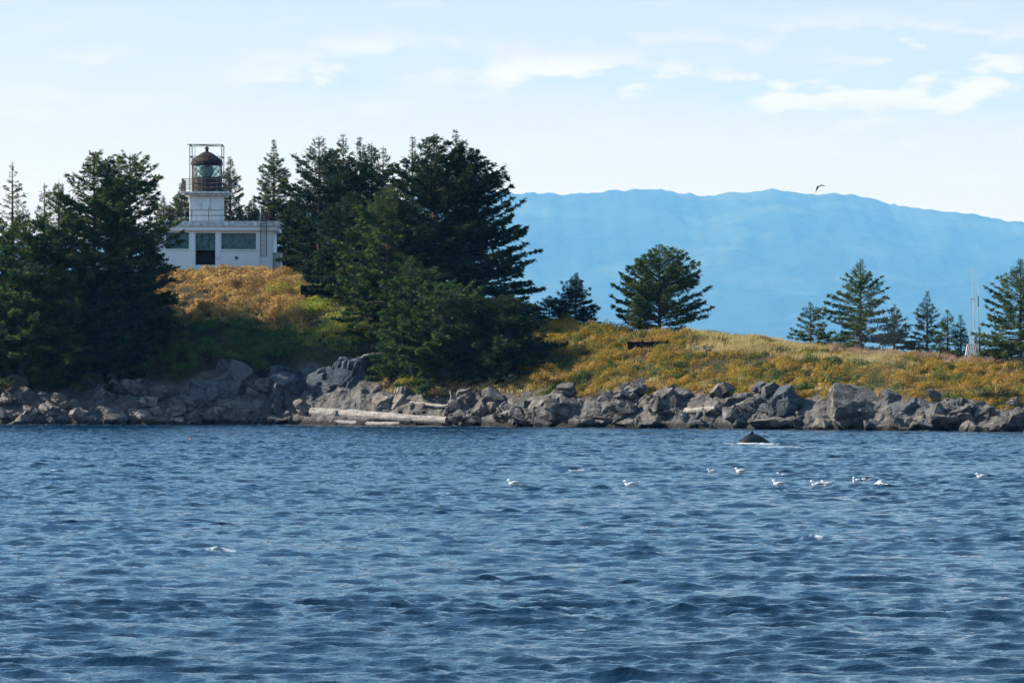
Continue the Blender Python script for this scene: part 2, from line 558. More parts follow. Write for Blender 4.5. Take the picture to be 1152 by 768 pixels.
# ------------------------------------------------------------------ water
def ocean_tile(N, Lt, wind, wd, kmin, kmax, seed, hs, spread=2):
    """wind sea on a square tile: height and choppy offsets from a random spectrum"""
    r = np.random.default_rng(seed)
    k1 = np.fft.fftfreq(N, Lt / N) * 2 * math.pi
    kx, ky = np.meshgrid(k1, k1, indexing='ij')
    k = np.hypot(kx, ky)
    k[0, 0] = 1
    kp = 9.81 / wind ** 2
    S = np.exp(-1.0 * (kp / k) ** 2) / k ** 3.6
    c = (kx * math.cos(wd) + ky * math.sin(wd)) / k
    S = S * (np.abs(c) ** spread * 0.97 + 0.03) * np.where(c < 0, 0.15, 1)
    S = S * ((k > kmin) & (k < kmax))
    S[0, 0] = 0
    h = (r.normal(size=(N, N)) + 1j * r.normal(size=(N, N))) * np.sqrt(S)
    H = np.fft.ifft2(h)
    sc = hs / 4 / H.real.std()
    Hx = np.fft.ifft2(-1j * h * kx / k).real * sc
    Hy = np.fft.ifft2(-1j * h * ky / k).real * sc
    return H.real * sc, Hx, Hy


def sample(tile, Lt, x, y):
    N = tile.shape[0]
    fx, fy = (x / Lt * N), (y / Lt * N)
    i0, j0 = np.floor(fx).astype(np.int64), np.floor(fy).astype(np.int64)
    a, b = (fx - i0), (fy - j0)
    i0, j0 = i0 % N, j0 % N
    i1, j1 = (i0 + 1) % N, (j0 + 1) % N
    return tile[i0, j0] * (1 - a) * (1 - b) + tile[i1, j0] * a * (1 - b) + tile[i0, j1] * (1 - a) * b + tile[i1, j1] * a * b


WD = R(-104)     # waves run towards the camera, a little across
LA, LB = 97.0, 29.0
TA = ocean_tile(1024, LA, 2.1, WD, 2 * math.pi / 14, 2 * math.pi / 0.8, 1, 0.13, 10)
LM = 43.0
TM = ocean_tile(1024, LM, 1.3, WD, 2 * math.pi / 3.0, 2 * math.pi / 0.45, 3, 0.105, 9)
TB = ocean_tile(512, LB, 1.6, WD, 2 * math.pi / 0.7, 2 * math.pi / 0.14, 2, 0.030, 3)

YN = 34.0
Yr = [YN]
while Yr[-1] < 520:
    Yr.append(Yr[-1] + (0.13 if Yr[-1] < 66 else min(0.22, max(0.075, Yr[-1] ** 2 / 25000 * 0.36))))
Yr = np.array(Yr)
# fine columns across the middle, coarser ones out to either side
SIDE = 30.0
cc = np.concatenate([-1 - np.linspace(1, 0, 150)[:-1], np.linspace(-1, 1, 860), 1 + np.linspace(0, 1, 150)[1:]])
WY, WC = np.meshgrid(Yr, cc, indexing='ij')
WX = np.clip(WC, -1, 1) * 0.124 * WY + np.sign(WC) * np.maximum(np.abs(WC) - 1, 0) * (SIDE + 0.02 * WY)
WU = WX / WY
ca, sa = math.cos(0.6), math.sin(0.6)
bx, by = WX * ca + WY * sa, -WX * sa + WY * ca
gust = 0.85 + 0.30 * fbm(p2(WX, WY * 0.6), 0.06, 3, 40)
fine = 0.6 + 0.8 * sstep(0.3, 0.7, fbm(p2(WX * 0.6, WY), 0.16, 3, 44))
hA, dxA, dyA = [sample(q, LA, WX, WY) for q in TA]
cm, sm_ = math.cos(0.22), math.sin(0.22)
hM, dxM, dyM = [sample(q, LM, WX * cm + WY * sm_, -WX * sm_ + WY * cm) for q in TM]
hB, dxB, dyB = [sample(q, LB, bx, by) for q in TB]
fade = (1 - sstep(1.85, 2.0, np.abs(WC))) * sstep(YN, YN + 5, WY) * (1 - sstep(500, 520, WY))
nearb = np.exp(-(WY / 170.0) ** 2)
hB, dxB, dyB = hB * nearb, dxB * nearb, dyB * nearb
Ysh = CAMZ * F / (np.interp(CX + WU * F, SHX, SHY) - HY)
calm = 0.35 + 0.65 * sstep(0, 28, Ysh - WY)
amp = fade * calm * gust
WZ = (hA + (hM + hB) * fine) * amp
CH = 1.05
PX = WX - CH * (dxA + ((dxM * cm - dyM * sm_) + (dxB * ca - dyB * sa)) * fine) * amp
PY = WY - CH * (dyA + ((dxM * sm_ + dyM * cm) + (dxB * sa + dyB * ca)) * fine) * amp
# breaking crests and the whale's wake
foam = np.zeros_like(WX)
fn = fbm(p2(WX, WY * 0.8), 5.0, 3, 50)
for (fx, fy, w, h_) in [(247, 621, 18, 0.28), (915, 607, 19, 0.30), (622, 580, 17, 0.2), (205, 580, 12, 0.12), (498, 555, 11, 0.14), (62, 530, 12, 0.16), (950, 563, 10, 0.14), (645, 530, 9, 0.05)]:
    X0, Y0 = on_water(fx, fy)
    wx = w / F * Y0
    g = np.exp(-((WX - X0 + 0.25 * (WY - Y0)) / wx) ** 2 - ((WY - Y0) / (wx * 1.3)) ** 2)
    g2 = np.exp(-((WX - X0 + 0.25 * (WY - Y0)) / wx) ** 2 - ((WY - Y0 + wx * 0.35) / (wx * 0.75)) ** 2)
    WZ += g * h_ * 0.45
    foam = np.maximum(foam, 0.9 * sstep(0.25, 0.95, g2 * 0.6 + (fn - 0.5) * 3.0) * sstep(0.05, 0.35, g2))
for (fx, fy, wx, wy, a) in [(848, 500.5, 2.6, 3.2, 1.0), (808, 502, 2.0, 2.0, 0.8), (880, 503, 2.6, 2.6, 0.75), (925, 504, 4.0, 2.4, 0.5), (1000, 505, 5.0, 2.4, 0.47), (775, 503, 2.4, 2.0, 0.4)]:
    X0, Y0 = on_water(fx, fy)
    g = np.exp(-((WX - X0) / wx) ** 2 - ((WY - Y0) / wy) ** 2)
    foam = np.maximum(foam, sstep(0.3, 0.85, g * a * (0.1 + 1.7 * fn)))
    if fx == 848:
        WZ += 0.12 * g
# thin lace of foam along the shore and on the steepest crests
foam = np.maximum(foam, 0.55 * sstep(2.6, 0.5, np.abs(Ysh - WY - 0.5)) * sstep(0.5, 0.62, fn))
WV = np.stack([PX, PY, WZ], -1)
ni, nj = WX.shape
i, j = np.meshgrid(np.arange(ni - 1, dtype=np.int32), np.arange(nj - 1, dtype=np.int32), indexing='ij')
i, j = i.ravel(), j.ravel()
WF = np.stack([i * nj + j, i * nj + j + 1, (i + 1) * nj + j + 1, (i + 1) * nj + j], 1)
nv = ni * nj
kn, kf = 0.124 * YN + SIDE + 0.02 * YN, 0.124 * Yr[-1] + SIDE + 0.02 * Yr[-1]
OV = np.array([(-kn, YN, 0), (kn, YN, 0), (kf, Yr[-1], 0), (-kf, Yr[-1], 0), (-32000, -60, 0), (32000, -60, 0), (32000, 49000, 0), (-32000, 49000, 0)], float)
OV[:, 2] -= 0.004
OF = np.array([(4, 5, 1, 0), (5, 6, 2, 1), (6, 7, 3, 2), (7, 4, 0, 3)]) + nv
t = NT('sea')
p = t.pos()
foa = t.attr('foam')
n1 = t.noise(t.mapping(p, (1, 1, 1), (0, 0, 0.4)), 4.5, 4, 0.6)
n2 = t.noise(t.mapping(p, (1.0, 1.5, 1), (0, 0, -0.5)), 13, 3, 0.6)
h = t.math('ADD', n1, t.math('MULTIPLY', n2, 0.4))
nb = t.bump(h, 0.85, 0.06)
sea = t.bsdf((0.001, 0.015, 0.036), 0.025, 0.5, 0, nb, IOR=1.333)
wh = t.bsdf((0.42, 0.45, 0.48), 0.7, 0.3)
mx_ = t.n('ShaderNodeMixShader')
t.l(foa, mx_.inputs[0])
t.l(sea, mx_.inputs[1])
t.l(wh, mx_.inputs[2])
M['sea'] = t.end(mx_.outputs[0])
o = np_mesh('water', np.vstack([WV.reshape(-1, 3), OV]), np.vstack([WF, OF]), M['sea'], smooth=True, attrs={'foam': np.concatenate([foam.ravel(), np.zeros(8)])})
tag(o, 'choppy blue sea with small wind waves', kind='structure')


def sea_level(x, y):
    X0, Y0 = on_water(x, y)
    ii = np.argmin(np.abs(Yr - Y0))
    jj = np.argmin(np.abs(WX[ii] - X0))
    return X0, Y0, float(WZ[max(0, ii - 2):ii + 3, max(0, jj - 2):jj + 3].mean())


# ------------------------------------------------------------------ foliage makers
def kites(P0, dirs, length, width, nrm):
    """one elongated leaf-shaped quad per twig"""
    s = np.cross(dirs, nrm)
    s /= np.linalg.norm(s, axis=1)[:, None] + 1e-9
    a = P0
    b = P0 + dirs * (length * 0.45)[:, None] + s * (width * 0.5)[:, None]
    c = P0 + dirs * length[:, None]
    d_ = P0 + dirs * (length * 0.45)[:, None] - s * (width * 0.5)[:, None]
    V = np.stack([a, b, c, d_], 1).reshape(-1, 3)
    return V, np.arange(len(V)).reshape(-1, 4)


def unit(v):
    return v / (np.linalg.norm(v, axis=1)[:, None] + 1e-9)


def spruce_mesh(H, Rr, seed, dens=1.0, t0=0.03, tm=0.12, pw=0.8, up=0.25, droop=0.35, open_=0.0, twig=1.0, lean=0.0, skew=(0, 0), tip=0.45, frond=1.0, var=1.0):
    """needle sprays on whorled limbs round a tapered trunk; returns crown (V,F) and limb MB"""
    r = np.random.default_rng(seed)
    sp = 0.62 / dens * max(0.6, min(1.25, H / 16))
    hs = np.arange(t0 * H, 0.985 * H, sp)
    hs = hs + r.uniform(-0.3, 0.3, len(hs)) * sp
    nb = r.integers(5, 9, len(hs))
    hb = np.repeat(hs, nb) + r.uniform(-0.12, 0.12, nb.sum())
    tb = np.clip(hb / H, 0, 0.995)
    az = r.uniform(0, 2 * math.pi, len(hb))
    pr = np.minimum(1, ((1 - tb) / (1 - tm))) ** (pw + tip * sstep(0.62, 1.0, tb)) * np.where(tb < tm, 0.78 + 0.22 * tb / tm, 1)
    nz = fbm(np.stack([np.cos(az) * 1.2, np.sin(az) * 1.2, hb * 0.42], -1) * 1.5 + seed * 3.7, 1.0, 2)
    Lb = Rr * pr * (1.08 - var * (0.48 - 0.71 * sstep(0.25, 0.75, nz))) * (1 + var * r.uniform(-0.28, 0.12, len(hb))) + 0.10 * min(1, H / 14)
    Lb *= 1 + skew[0] * np.cos(az) + skew[1] * np.sin(az)
    keep = r.random(len(hb)) > open_ * (0.4 + 0.6 * (nz < 0.5))
    hb, tb, az, Lb = hb[keep], tb[keep], az[keep], Lb[keep]
    slope = up + 0.50 * tb ** 2 - droop * (1 - tb) + r.normal(0, 0.10, len(hb))
    bd = np.stack([np.cos(az), np.sin(az), 0 * az], -1)

    def bpt(ii, s):
        zz = Lb[ii] * (slope[ii] * s - 0.30 * s ** 2 * (1 - tb[ii]) + 0.22 * s ** 3)
        return bd[ii] * (Lb[ii] * s)[:, None] + np.stack([0 * s + lean * hb[ii], 0 * s, hb[ii] + zz], -1)

    nt = np.maximum(8, (Lb / 0.024 * dens ** 0.5 * 0.9).astype(int))
    ii = np.repeat(np.arange(len(hb)), nt)
    s = r.random(len(ii)) ** 0.5
    s = 0.14 + 0.86 * s
    nn = np.maximum(3, np.round(Lb[ii] / 0.55))
    node = np.floor(s * nn * 0.999)
    jit = np.modf(np.abs(np.sin(ii * 12.9898 + node * 78.233) * 43758.5453))[0]
    sq = np.clip((node + 0.25 + 0.6 * jit) / nn, 0.1, 1.0)
    side = np.where(r.random(len(ii)) < 0.5, 1.0, -1.0)
    side[r.random(len(ii)) < 0.33] = 0
    of = r.random(len(ii)) ** 0.7 * (0.34 * np.minimum(Lb[ii], 3.5) * (1.05 - sq) + 0.06) * (0.7 + 0.6 * jit) * frond
    ba = side * (R(38) + R(22) * jit)
    cb, sb = np.cos(ba), np.sin(ba)
    bdir = np.stack([bd[ii, 0] * cb - bd[ii, 1] * sb, bd[ii, 0] * sb + bd[ii, 1] * cb, slope[ii] * 0.5 + (jit - 0.6) * 0.5], -1)
    P0 = bpt(ii, np.where(side == 0, s, sq)) + bdir * np.where(side == 0, 0, of)[:, None] + r.normal(0, 0.05, (len(ii), 3))
    ang = r.normal(0, 0.65, len(ii))
    ca_, sa_ = np.cos(ang), np.sin(ang)
    td = np.stack([bdir[:, 0] * ca_ - bdir[:, 1] * sa_, bdir[:, 0] * sa_ + bdir[:, 1] * ca_, bdir[:, 2] * 0.6 + r.normal(0.02, 0.38, len(ii))], -1)
    td = unit(td)
    ln = (0.24 + 0.07 * np.minimum(Lb[ii], 4)) * r.uniform(0.65, 1.35, len(ii)) * twig
    wd = ln * r.uniform(0.20, 0.38, len(ii))
    nr = unit(np.stack([r.normal(0, 0.55, len(ii)), r.normal(0, 0.55, len(ii)), np.ones(len(ii))], -1))
    V1, F1 = kites(P0, td, ln, wd, nr)
    # leader at the tip
    m = 60
    hz = H * (1.0 - 0.075 * r.random(m))
    a2 = r.uniform(0, 2 * math.pi, m)
    P1 = np.stack([lean * hz, 0 * hz, hz], -1)
    d1 = unit(np.stack([np.cos(a2) * 0.7, np.sin(a2) * 0.7, r.uniform(0.4, 1.6, m)], -1))
    l1 = (0.10 + (1 - hz / H) * 3.2) * twig * min(1, H / 14)
    V2, F2 = kites(P1, d1, l1, l1 * 0.25, unit(r.normal(size=(m, 3))))
    V = np.vstack([V1, V2])
    Fq = np.vstack([F1, F2 + len(V1)])
    mb = MB()
    zt = np.linspace(-0.6, H * 0.99, 12)
    rt = np.maximum(0.012, (0.016 * H + 0.03) * (1 - zt / H) ** 0.9 + 0.012)
    mb.tube(np.stack([lean * zt, 0 * zt, zt], -1), rt, 8)
    big = np.where(Lb > 0.5)[0]
    for b_ in big[:: max(1, len(big) // 170)]:
        ss_ = np.array([0, 0.3, 0.6, 0.9])
        mb.tube(bpt(np.full(4, b_), ss_), 0.012 + 0.010 * Lb[b_] * (1 - ss_), 4, caps=False)
    return V, Fq, mb


def tree(name, label, x, ytop, hw, d=None, Y=None, mat='needles', group=None, seed=0, sink=0.3, **kw):
    g = ground(x, d=d, Y=Y)
    top = CAMZ + (HY - ytop) / F * g[1]
    H = top - g[2] + sink
    Rr = hw / F * g[1]
    root = empty(name, (g[0], g[1], g[2] - sink))
    tag(root, label, 'tree', group)
    V, Fq, mb = spruce_mesh(H, Rr, seed, **kw)
    mb.build('trunk', M['bark'], root, smooth=True)
    np_mesh('crown', V, Fq, M[mat], root)
    return root


GL = 'spruces on the seaward slope left of the lighthouse'
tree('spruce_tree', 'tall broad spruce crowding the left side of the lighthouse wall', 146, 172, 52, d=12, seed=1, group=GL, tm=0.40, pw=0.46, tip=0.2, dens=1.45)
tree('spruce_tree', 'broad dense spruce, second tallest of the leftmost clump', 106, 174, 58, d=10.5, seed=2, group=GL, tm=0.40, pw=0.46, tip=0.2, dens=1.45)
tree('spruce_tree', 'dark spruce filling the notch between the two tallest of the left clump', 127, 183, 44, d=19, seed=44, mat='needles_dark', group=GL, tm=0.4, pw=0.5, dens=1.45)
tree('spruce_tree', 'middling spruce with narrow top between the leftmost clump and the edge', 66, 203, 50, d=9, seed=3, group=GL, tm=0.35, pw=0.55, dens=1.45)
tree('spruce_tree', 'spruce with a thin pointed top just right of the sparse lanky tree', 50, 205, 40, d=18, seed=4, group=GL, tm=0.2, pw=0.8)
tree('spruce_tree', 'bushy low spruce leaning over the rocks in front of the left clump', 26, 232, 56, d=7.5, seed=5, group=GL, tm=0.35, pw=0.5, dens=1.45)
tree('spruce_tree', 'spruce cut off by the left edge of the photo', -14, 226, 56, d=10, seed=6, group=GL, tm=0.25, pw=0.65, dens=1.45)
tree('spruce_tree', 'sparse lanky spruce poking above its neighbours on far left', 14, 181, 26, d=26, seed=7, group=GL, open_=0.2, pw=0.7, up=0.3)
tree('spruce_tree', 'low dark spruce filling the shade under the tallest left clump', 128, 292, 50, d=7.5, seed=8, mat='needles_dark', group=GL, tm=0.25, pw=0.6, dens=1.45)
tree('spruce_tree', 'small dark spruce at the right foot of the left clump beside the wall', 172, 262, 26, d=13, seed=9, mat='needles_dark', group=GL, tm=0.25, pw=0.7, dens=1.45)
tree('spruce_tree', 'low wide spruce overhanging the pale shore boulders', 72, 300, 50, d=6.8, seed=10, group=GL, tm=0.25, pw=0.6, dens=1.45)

GB = 'spruces behind the lighthouse'
tree('spruce_tree', 'spruce half hidden behind the left of the lantern tower', 204, 206, 30, Y=560, seed=11, group=GB, pw=0.8, dens=2.2, frond=1.0, twig=0.85)
tree('spruce_tree', 'spruce peeking above the roof between left clump and tower', 184, 222, 26, Y=558, seed=12, group=GB, pw=0.8, dens=2.2, frond=1.0, twig=0.85)
tree('spruce_tree', 'spruce rising directly right of the lantern tower', 259, 176, 30, Y=560, seed=13, group=GB, pw=0.8, dens=2.2, frond=1.0, twig=0.85)
tree('spruce_tree', 'spire shaped spruce standing free above the right end of the roof', 308, 156, 38, Y=560, seed=14, group=GB, pw=0.85, up=0.3, dens=2.2, frond=1.0, twig=0.85)
tree('spruce_tree', 'low spruce filling the gap behind the roof railing', 283, 226, 30, Y=564, seed=15, mat='needles_dark', group=GB, pw=0.7, dens=2.2, frond=1.0, twig=0.85)
tree('spruce_tree', 'dark spruce against the right end wall of the lighthouse', 330, 216, 30, Y=558, seed=16, mat='needles_dark', group=GB, tm=0.25, pw=0.7, dens=2.2, frond=1.0, twig=0.85)

GM = 'spruces in the middle stand'
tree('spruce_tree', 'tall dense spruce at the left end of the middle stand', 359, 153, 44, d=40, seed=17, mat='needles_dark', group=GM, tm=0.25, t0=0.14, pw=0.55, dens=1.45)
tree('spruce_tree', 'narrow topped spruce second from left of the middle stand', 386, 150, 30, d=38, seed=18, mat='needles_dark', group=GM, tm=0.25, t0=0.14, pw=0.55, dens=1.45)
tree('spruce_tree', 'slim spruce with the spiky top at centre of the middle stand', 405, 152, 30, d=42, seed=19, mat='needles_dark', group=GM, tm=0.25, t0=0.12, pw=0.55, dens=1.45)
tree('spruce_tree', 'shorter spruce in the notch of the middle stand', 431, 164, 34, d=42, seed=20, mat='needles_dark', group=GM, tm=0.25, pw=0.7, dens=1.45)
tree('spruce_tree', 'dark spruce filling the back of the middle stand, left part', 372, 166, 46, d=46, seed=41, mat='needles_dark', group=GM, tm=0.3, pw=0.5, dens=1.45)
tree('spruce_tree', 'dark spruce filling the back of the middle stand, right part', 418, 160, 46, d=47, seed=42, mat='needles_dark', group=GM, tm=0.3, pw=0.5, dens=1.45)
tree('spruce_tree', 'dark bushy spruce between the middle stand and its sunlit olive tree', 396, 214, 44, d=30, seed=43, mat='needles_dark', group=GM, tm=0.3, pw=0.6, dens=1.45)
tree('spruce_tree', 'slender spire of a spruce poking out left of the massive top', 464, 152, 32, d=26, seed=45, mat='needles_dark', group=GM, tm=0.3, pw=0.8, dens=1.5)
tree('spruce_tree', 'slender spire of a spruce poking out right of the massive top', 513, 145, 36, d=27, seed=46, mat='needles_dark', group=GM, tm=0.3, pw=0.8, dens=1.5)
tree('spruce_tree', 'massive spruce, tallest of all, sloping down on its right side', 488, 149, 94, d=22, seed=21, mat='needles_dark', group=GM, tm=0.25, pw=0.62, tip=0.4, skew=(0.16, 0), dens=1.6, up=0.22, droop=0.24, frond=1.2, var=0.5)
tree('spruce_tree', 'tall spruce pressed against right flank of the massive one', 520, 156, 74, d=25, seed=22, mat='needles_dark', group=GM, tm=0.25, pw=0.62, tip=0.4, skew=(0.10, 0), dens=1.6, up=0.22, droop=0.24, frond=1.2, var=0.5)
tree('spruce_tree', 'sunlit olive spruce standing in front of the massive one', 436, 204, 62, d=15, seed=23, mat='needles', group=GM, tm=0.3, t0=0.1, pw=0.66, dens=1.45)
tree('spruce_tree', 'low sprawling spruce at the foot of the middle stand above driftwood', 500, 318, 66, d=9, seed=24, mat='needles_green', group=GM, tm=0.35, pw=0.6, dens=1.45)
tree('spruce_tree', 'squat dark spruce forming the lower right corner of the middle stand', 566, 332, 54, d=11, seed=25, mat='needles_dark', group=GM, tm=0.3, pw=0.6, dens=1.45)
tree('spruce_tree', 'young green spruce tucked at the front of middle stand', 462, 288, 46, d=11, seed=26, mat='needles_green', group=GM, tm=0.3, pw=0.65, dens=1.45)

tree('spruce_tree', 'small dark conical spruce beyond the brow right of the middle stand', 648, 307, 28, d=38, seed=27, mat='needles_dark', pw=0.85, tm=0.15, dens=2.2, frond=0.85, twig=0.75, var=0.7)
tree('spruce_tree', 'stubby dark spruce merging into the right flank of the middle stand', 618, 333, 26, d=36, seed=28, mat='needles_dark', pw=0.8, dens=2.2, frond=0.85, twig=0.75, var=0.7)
tree('round_spruce', 'lone rounded spruce on the open brow standing by itself', 742, 274, 56, d=36, seed=29, mat='needles', t0=0.10, tm=0.26, pw=0.82, open_=0.2, dens=1.6, up=0.38, droop=0.15, skew=(0.07, 0), frond=0.8, twig=0.85, var=0.45)
GR = 'young spruces beyond the right brow'
tree('spruce_tree', 'bright green bushy young spruce, leftmost of the right row', 912, 340, 26, d=37, seed=30, mat='needles_green', group=GR, tm=0.18, pw=0.8, dens=1.35, frond=0.55, twig=0.75, var=0.7)
tree('spruce_tree', 'tallest spruce of the right row with wide layered limbs', 968, 291, 48, d=38, seed=31, mat='needles', group=GR, tm=0.15, pw=0.85, open_=0.12, up=0.3, dens=1.35, frond=0.55, twig=0.75, var=0.7)
tree('spruce_tree', 'spruce close beside the right of the tallest in its row', 1006, 342, 25, d=37, seed=32, mat='needles_dark', group=GR, pw=0.85, tm=0.15, dens=1.35, frond=0.55, twig=0.75, var=0.7)
tree('spruce_tree', 'slim dark spruce midway along the right row', 1043, 328, 24, d=38, seed=33, mat='needles_dark', group=GR, pw=0.9, tm=0.15, dens=1.35, frond=0.55, twig=0.75, var=0.7)
tree('spruce_tree', 'short slim spruce left of the antenna mast', 1066, 347, 21, d=37, seed=34, mat='needles_green', group=GR, pw=0.9, tm=0.15, dens=1.35, frond=0.55, twig=0.75, var=0.7)
tree('spruce_tree', 'thin sapling spruce nearest to the antenna mast', 1081, 353, 14, d=38, seed=35, mat='needles_green', group=GR, pw=0.9, tm=0.15, dens=1.35, frond=0.55, twig=0.75, var=0.7)
tree('spruce_tree', 'little dark spruce hiding behind the mast base', 1102, 368, 13, d=44, seed=36, mat='needles_dark', group=GR, pw=0.9, tm=0.15, dens=1.35, frond=0.55, twig=0.75, var=0.7)
tree('spruce_tree', 'large full spruce at the right edge of the photo', 1148, 290, 52, d=33, seed=37, mat='needles', group=GR, tm=0.2, pw=0.72, dens=1.35, frond=0.55, twig=0.75, var=0.7)


# ------------------------------------------------------------------ brush and grass
def leaf_cloud(Cn, rad, per, size, seed, flatz=0.75, zmin=-0.15):
    r = np.random.default_rng(seed)
    n = len(Cn) * per
    c = np.repeat(Cn, per, 0)
    rr = np.repeat(rad, per)
    dv = unit(r.normal(size=(n, 3)))
    dv[:, 2] = np.abs(dv[:, 2]) * (1 - zmin) + zmin
    bump_ = 0.6 + 0.7 * fbm(c * 0.9 + dv * 1.6, 1.0, 2, 60)
    P0 = c + dv * (rr * bump_ * r.uniform(0.7, 1.0, n))[:, None] * np.array([1, 1, flatz])
    nl = unit(dv + r.normal(size=(n, 3)) * 0.55)
    dr_ = unit(np.cross(nl, r.normal(size=(n, 3))))
    ln = size * r.uniform(0.6, 1.4, n)
    return kites(P0, dr_, ln, ln * r.uniform(0.45, 0.75, n), nl)


def scatter(n, xr, dr_, seed, keep=None, sink=0.1):
    """random points on the island between photograph columns and shore distances"""
    r = np.random.default_rng(seed)
    x = r.uniform(*xr, n)
    dd_ = r.uniform(*dr_, n)
    Ys = CAMZ * F / (np.interp(x, SHX, SHY) - HY)
    u = (x - CX) / F
    z, d2, drk = island(u, Ys + dd_)
    Pp = np.stack([u * (Ys + dd_), Ys + dd_, z - sink], -1)
    h_ = fbm(Pp, 0.18, 3, 21) - 0.5
    Pp[:, 2] += h_ * 1.2 * sstep(0, 8, d2) + 1.5 * (fbm(Pp * np.array([1, 1, 0]), 0.45, 2, 33) - 0.5) * sstep(5, 10, d2)
    k_ = d2 > drk - 1.0 + 2.5 * (fbm(Pp, 0.5, 2, 77) - 0.5)
    k_ &= ~((x > 700) & (x < 815) & (dd_ > 16) & (dd_ < 22.5) & (r.random(n) < 0.25))
    if keep is not None:
        k_ &= keep(x, dd_, Pp, r)
    return Pp[k_]


def stuff(name, label, mat, Cn, rmin, rmax, per, size, seed, **kw):
    r = np.random.default_rng(seed)
    V, Fq = leaf_cloud(Cn, r.uniform(rmin, rmax, len(Cn)), per, size, seed, **kw)
    o = np_mesh(name, V, Fq, M[mat])
    tag(o, label, kind='stuff')
    return o


nz_ = lambda Pp, f, s: fbm(Pp, f, 3, s)
stuff('undergrowth', 'golden brown brush covering the open slope above the right rocks', 'brush',
      scatter(3050, (585, 1330), (3.5, 34), 1, lambda x, d_, Pp, r: ~((d_ > 20) & (x > 790) & (x < 1000) & (nz_(Pp, 0.15, 5) > 0.42)) ), 0.3, 1.1, 200, 0.125, 1)
stuff('undergrowth', 'yellow green brush on the brow right of the middle spruces', 'yellow_brush',
      scatter(900, (590, 760), (18, 38), 2, lambda x, d_, Pp, r: (nz_(Pp, 0.2, 6) > 0.42) & (x < 640 + 110 * r.random(len(x)))), 0.35, 0.8, 62, 0.15, 2)
stuff('undergrowth', 'orange autumn brush on the slope below the lighthouse', 'orange_brush',
      scatter(800, (165, 345), (17, 37), 3), 0.35, 1.25, 140, 0.16, 3)
stuff('undergrowth', 'brush on the left slope with tree shade put into its dark green', 'shade_toned_brush',
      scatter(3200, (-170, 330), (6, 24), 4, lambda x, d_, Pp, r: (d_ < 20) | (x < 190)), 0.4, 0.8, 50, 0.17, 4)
stuff('undergrowth', 'green and yellow brush between the lighthouse slope and middle spruces', 'lime_brush',
      scatter(900, (300, 410), (13, 34), 5, lambda x, d_, Pp, r: x > 300 + 30 * r.random(len(x))), 0.35, 0.75, 60, 0.16, 5)
stuff('undergrowth', 'shaded green brush beneath the middle spruces', 'green_brush',
      scatter(1500, (330, 620), (9, 36), 6, lambda x, d_, Pp, r: r.random(len(x)) > 0.3), 0.35, 0.75, 46, 0.16, 6)
stuff('undergrowth', 'olive brush along the top edge of the right rocks', 'green_brush',
      scatter(900, (600, 1180), (5, 15), 7, lambda x, d_, Pp, r: nz_(Pp, 0.25, 9) > 0.54), 0.4, 0.85, 100, 0.14, 7)
stuff('undergrowth', 'olive green patches within the golden brush on the right slope', 'green_brush',
      scatter(1800, (600, 1330), (8, 32), 17, lambda x, d_, Pp, r: nz_(Pp, 0.2, 29) > 0.53), 0.4, 0.95, 110, 0.15, 17)
stuff('undergrowth', 'russet brush along the right skyline', 'russet_brush',
      scatter(420, (815, 965), (31, 38), 8), 0.5, 1.0, 90, 0.14, 8)


stuff('undergrowth', 'rounded mounds of rusty brush on the right slope', 'brush',
      scatter(275, (590, 1330), (8, 33), 18, lambda x, d_, Pp, r: ~((d_ > 20) & (x > 790) & (x < 1000)) & ~((d_ > 22) & (x > 1060))), 0.8, 1.5, 640, 0.13, 18, flatz=0.9)
stuff('undergrowth', 'rounded mounds of orange brush below the lighthouse', 'orange_brush',
      scatter(95, (170, 345), (18, 35), 19), 0.8, 1.5, 520, 0.17, 19, flatz=0.9)
stuff('undergrowth', 'rough dark bushes in shade below the orange brush', 'green_brush',
      scatter(120, (160, 335), (8, 18.5), 21), 0.7, 1.5, 420, 0.17, 21, flatz=0.9)
stuff('undergrowth', 'green mounds among the brush along the right rocks', 'green_brush',
      scatter(60, (600, 1190), (6, 26), 20), 0.6, 1.2, 420, 0.16, 20, flatz=0.85)


def blades(Pp, h, seed, per):
    r = np.random.default_rng(seed)
    n = len(Pp) * per
    b = np.repeat(Pp, per, 0) + np.stack([r.normal(0, 0.25, n), r.normal(0, 0.25, n), 0 * r.random(n)], -1)
    dv = unit(np.stack([r.normal(0.12, 0.28, n), r.normal(0, 0.28, n), np.ones(n)], -1))
    ln = h * r.uniform(0.5, 1.25, n)
    return kites(b, dv, ln, 0.035 + 0.03 * r.random(n), unit(r.normal(size=(n, 3))))


def grass(label, mat, Pp, h, seed, per):
    V, Fq = blades(Pp, h, seed, per)
    o = np_mesh('grass', V, Fq, M[mat])
    tag(o, label, kind='stuff')


grass('pale dry grass on the right brow', 'dry_grass', scatter(1900, (770, 1030), (20, 37), 11, lambda x, d_, Pp, r: nz_(Pp, 0.15, 5) > 0.40), 0.75, 11, 34)
grass('pinkish seed heads of tall grass along the right skyline', 'pink_grass', scatter(1000, (930, 1330), (27, 36), 12), 0.85, 12, 20)
grass('tan grass fringe on top of the shore rocks', 'dry_grass', scatter(1500, (430, 1190), (5.5, 10), 13, lambda x, d_, Pp, r: (nz_(Pp, 0.3, 8) > 0.56) | (x < 600)), 0.5, 13, 20)
grass('dry stalks scattered through the right slope brush', 'dry_grass', scatter(500, (600, 1190), (9, 34), 14), 0.9, 14, 5)


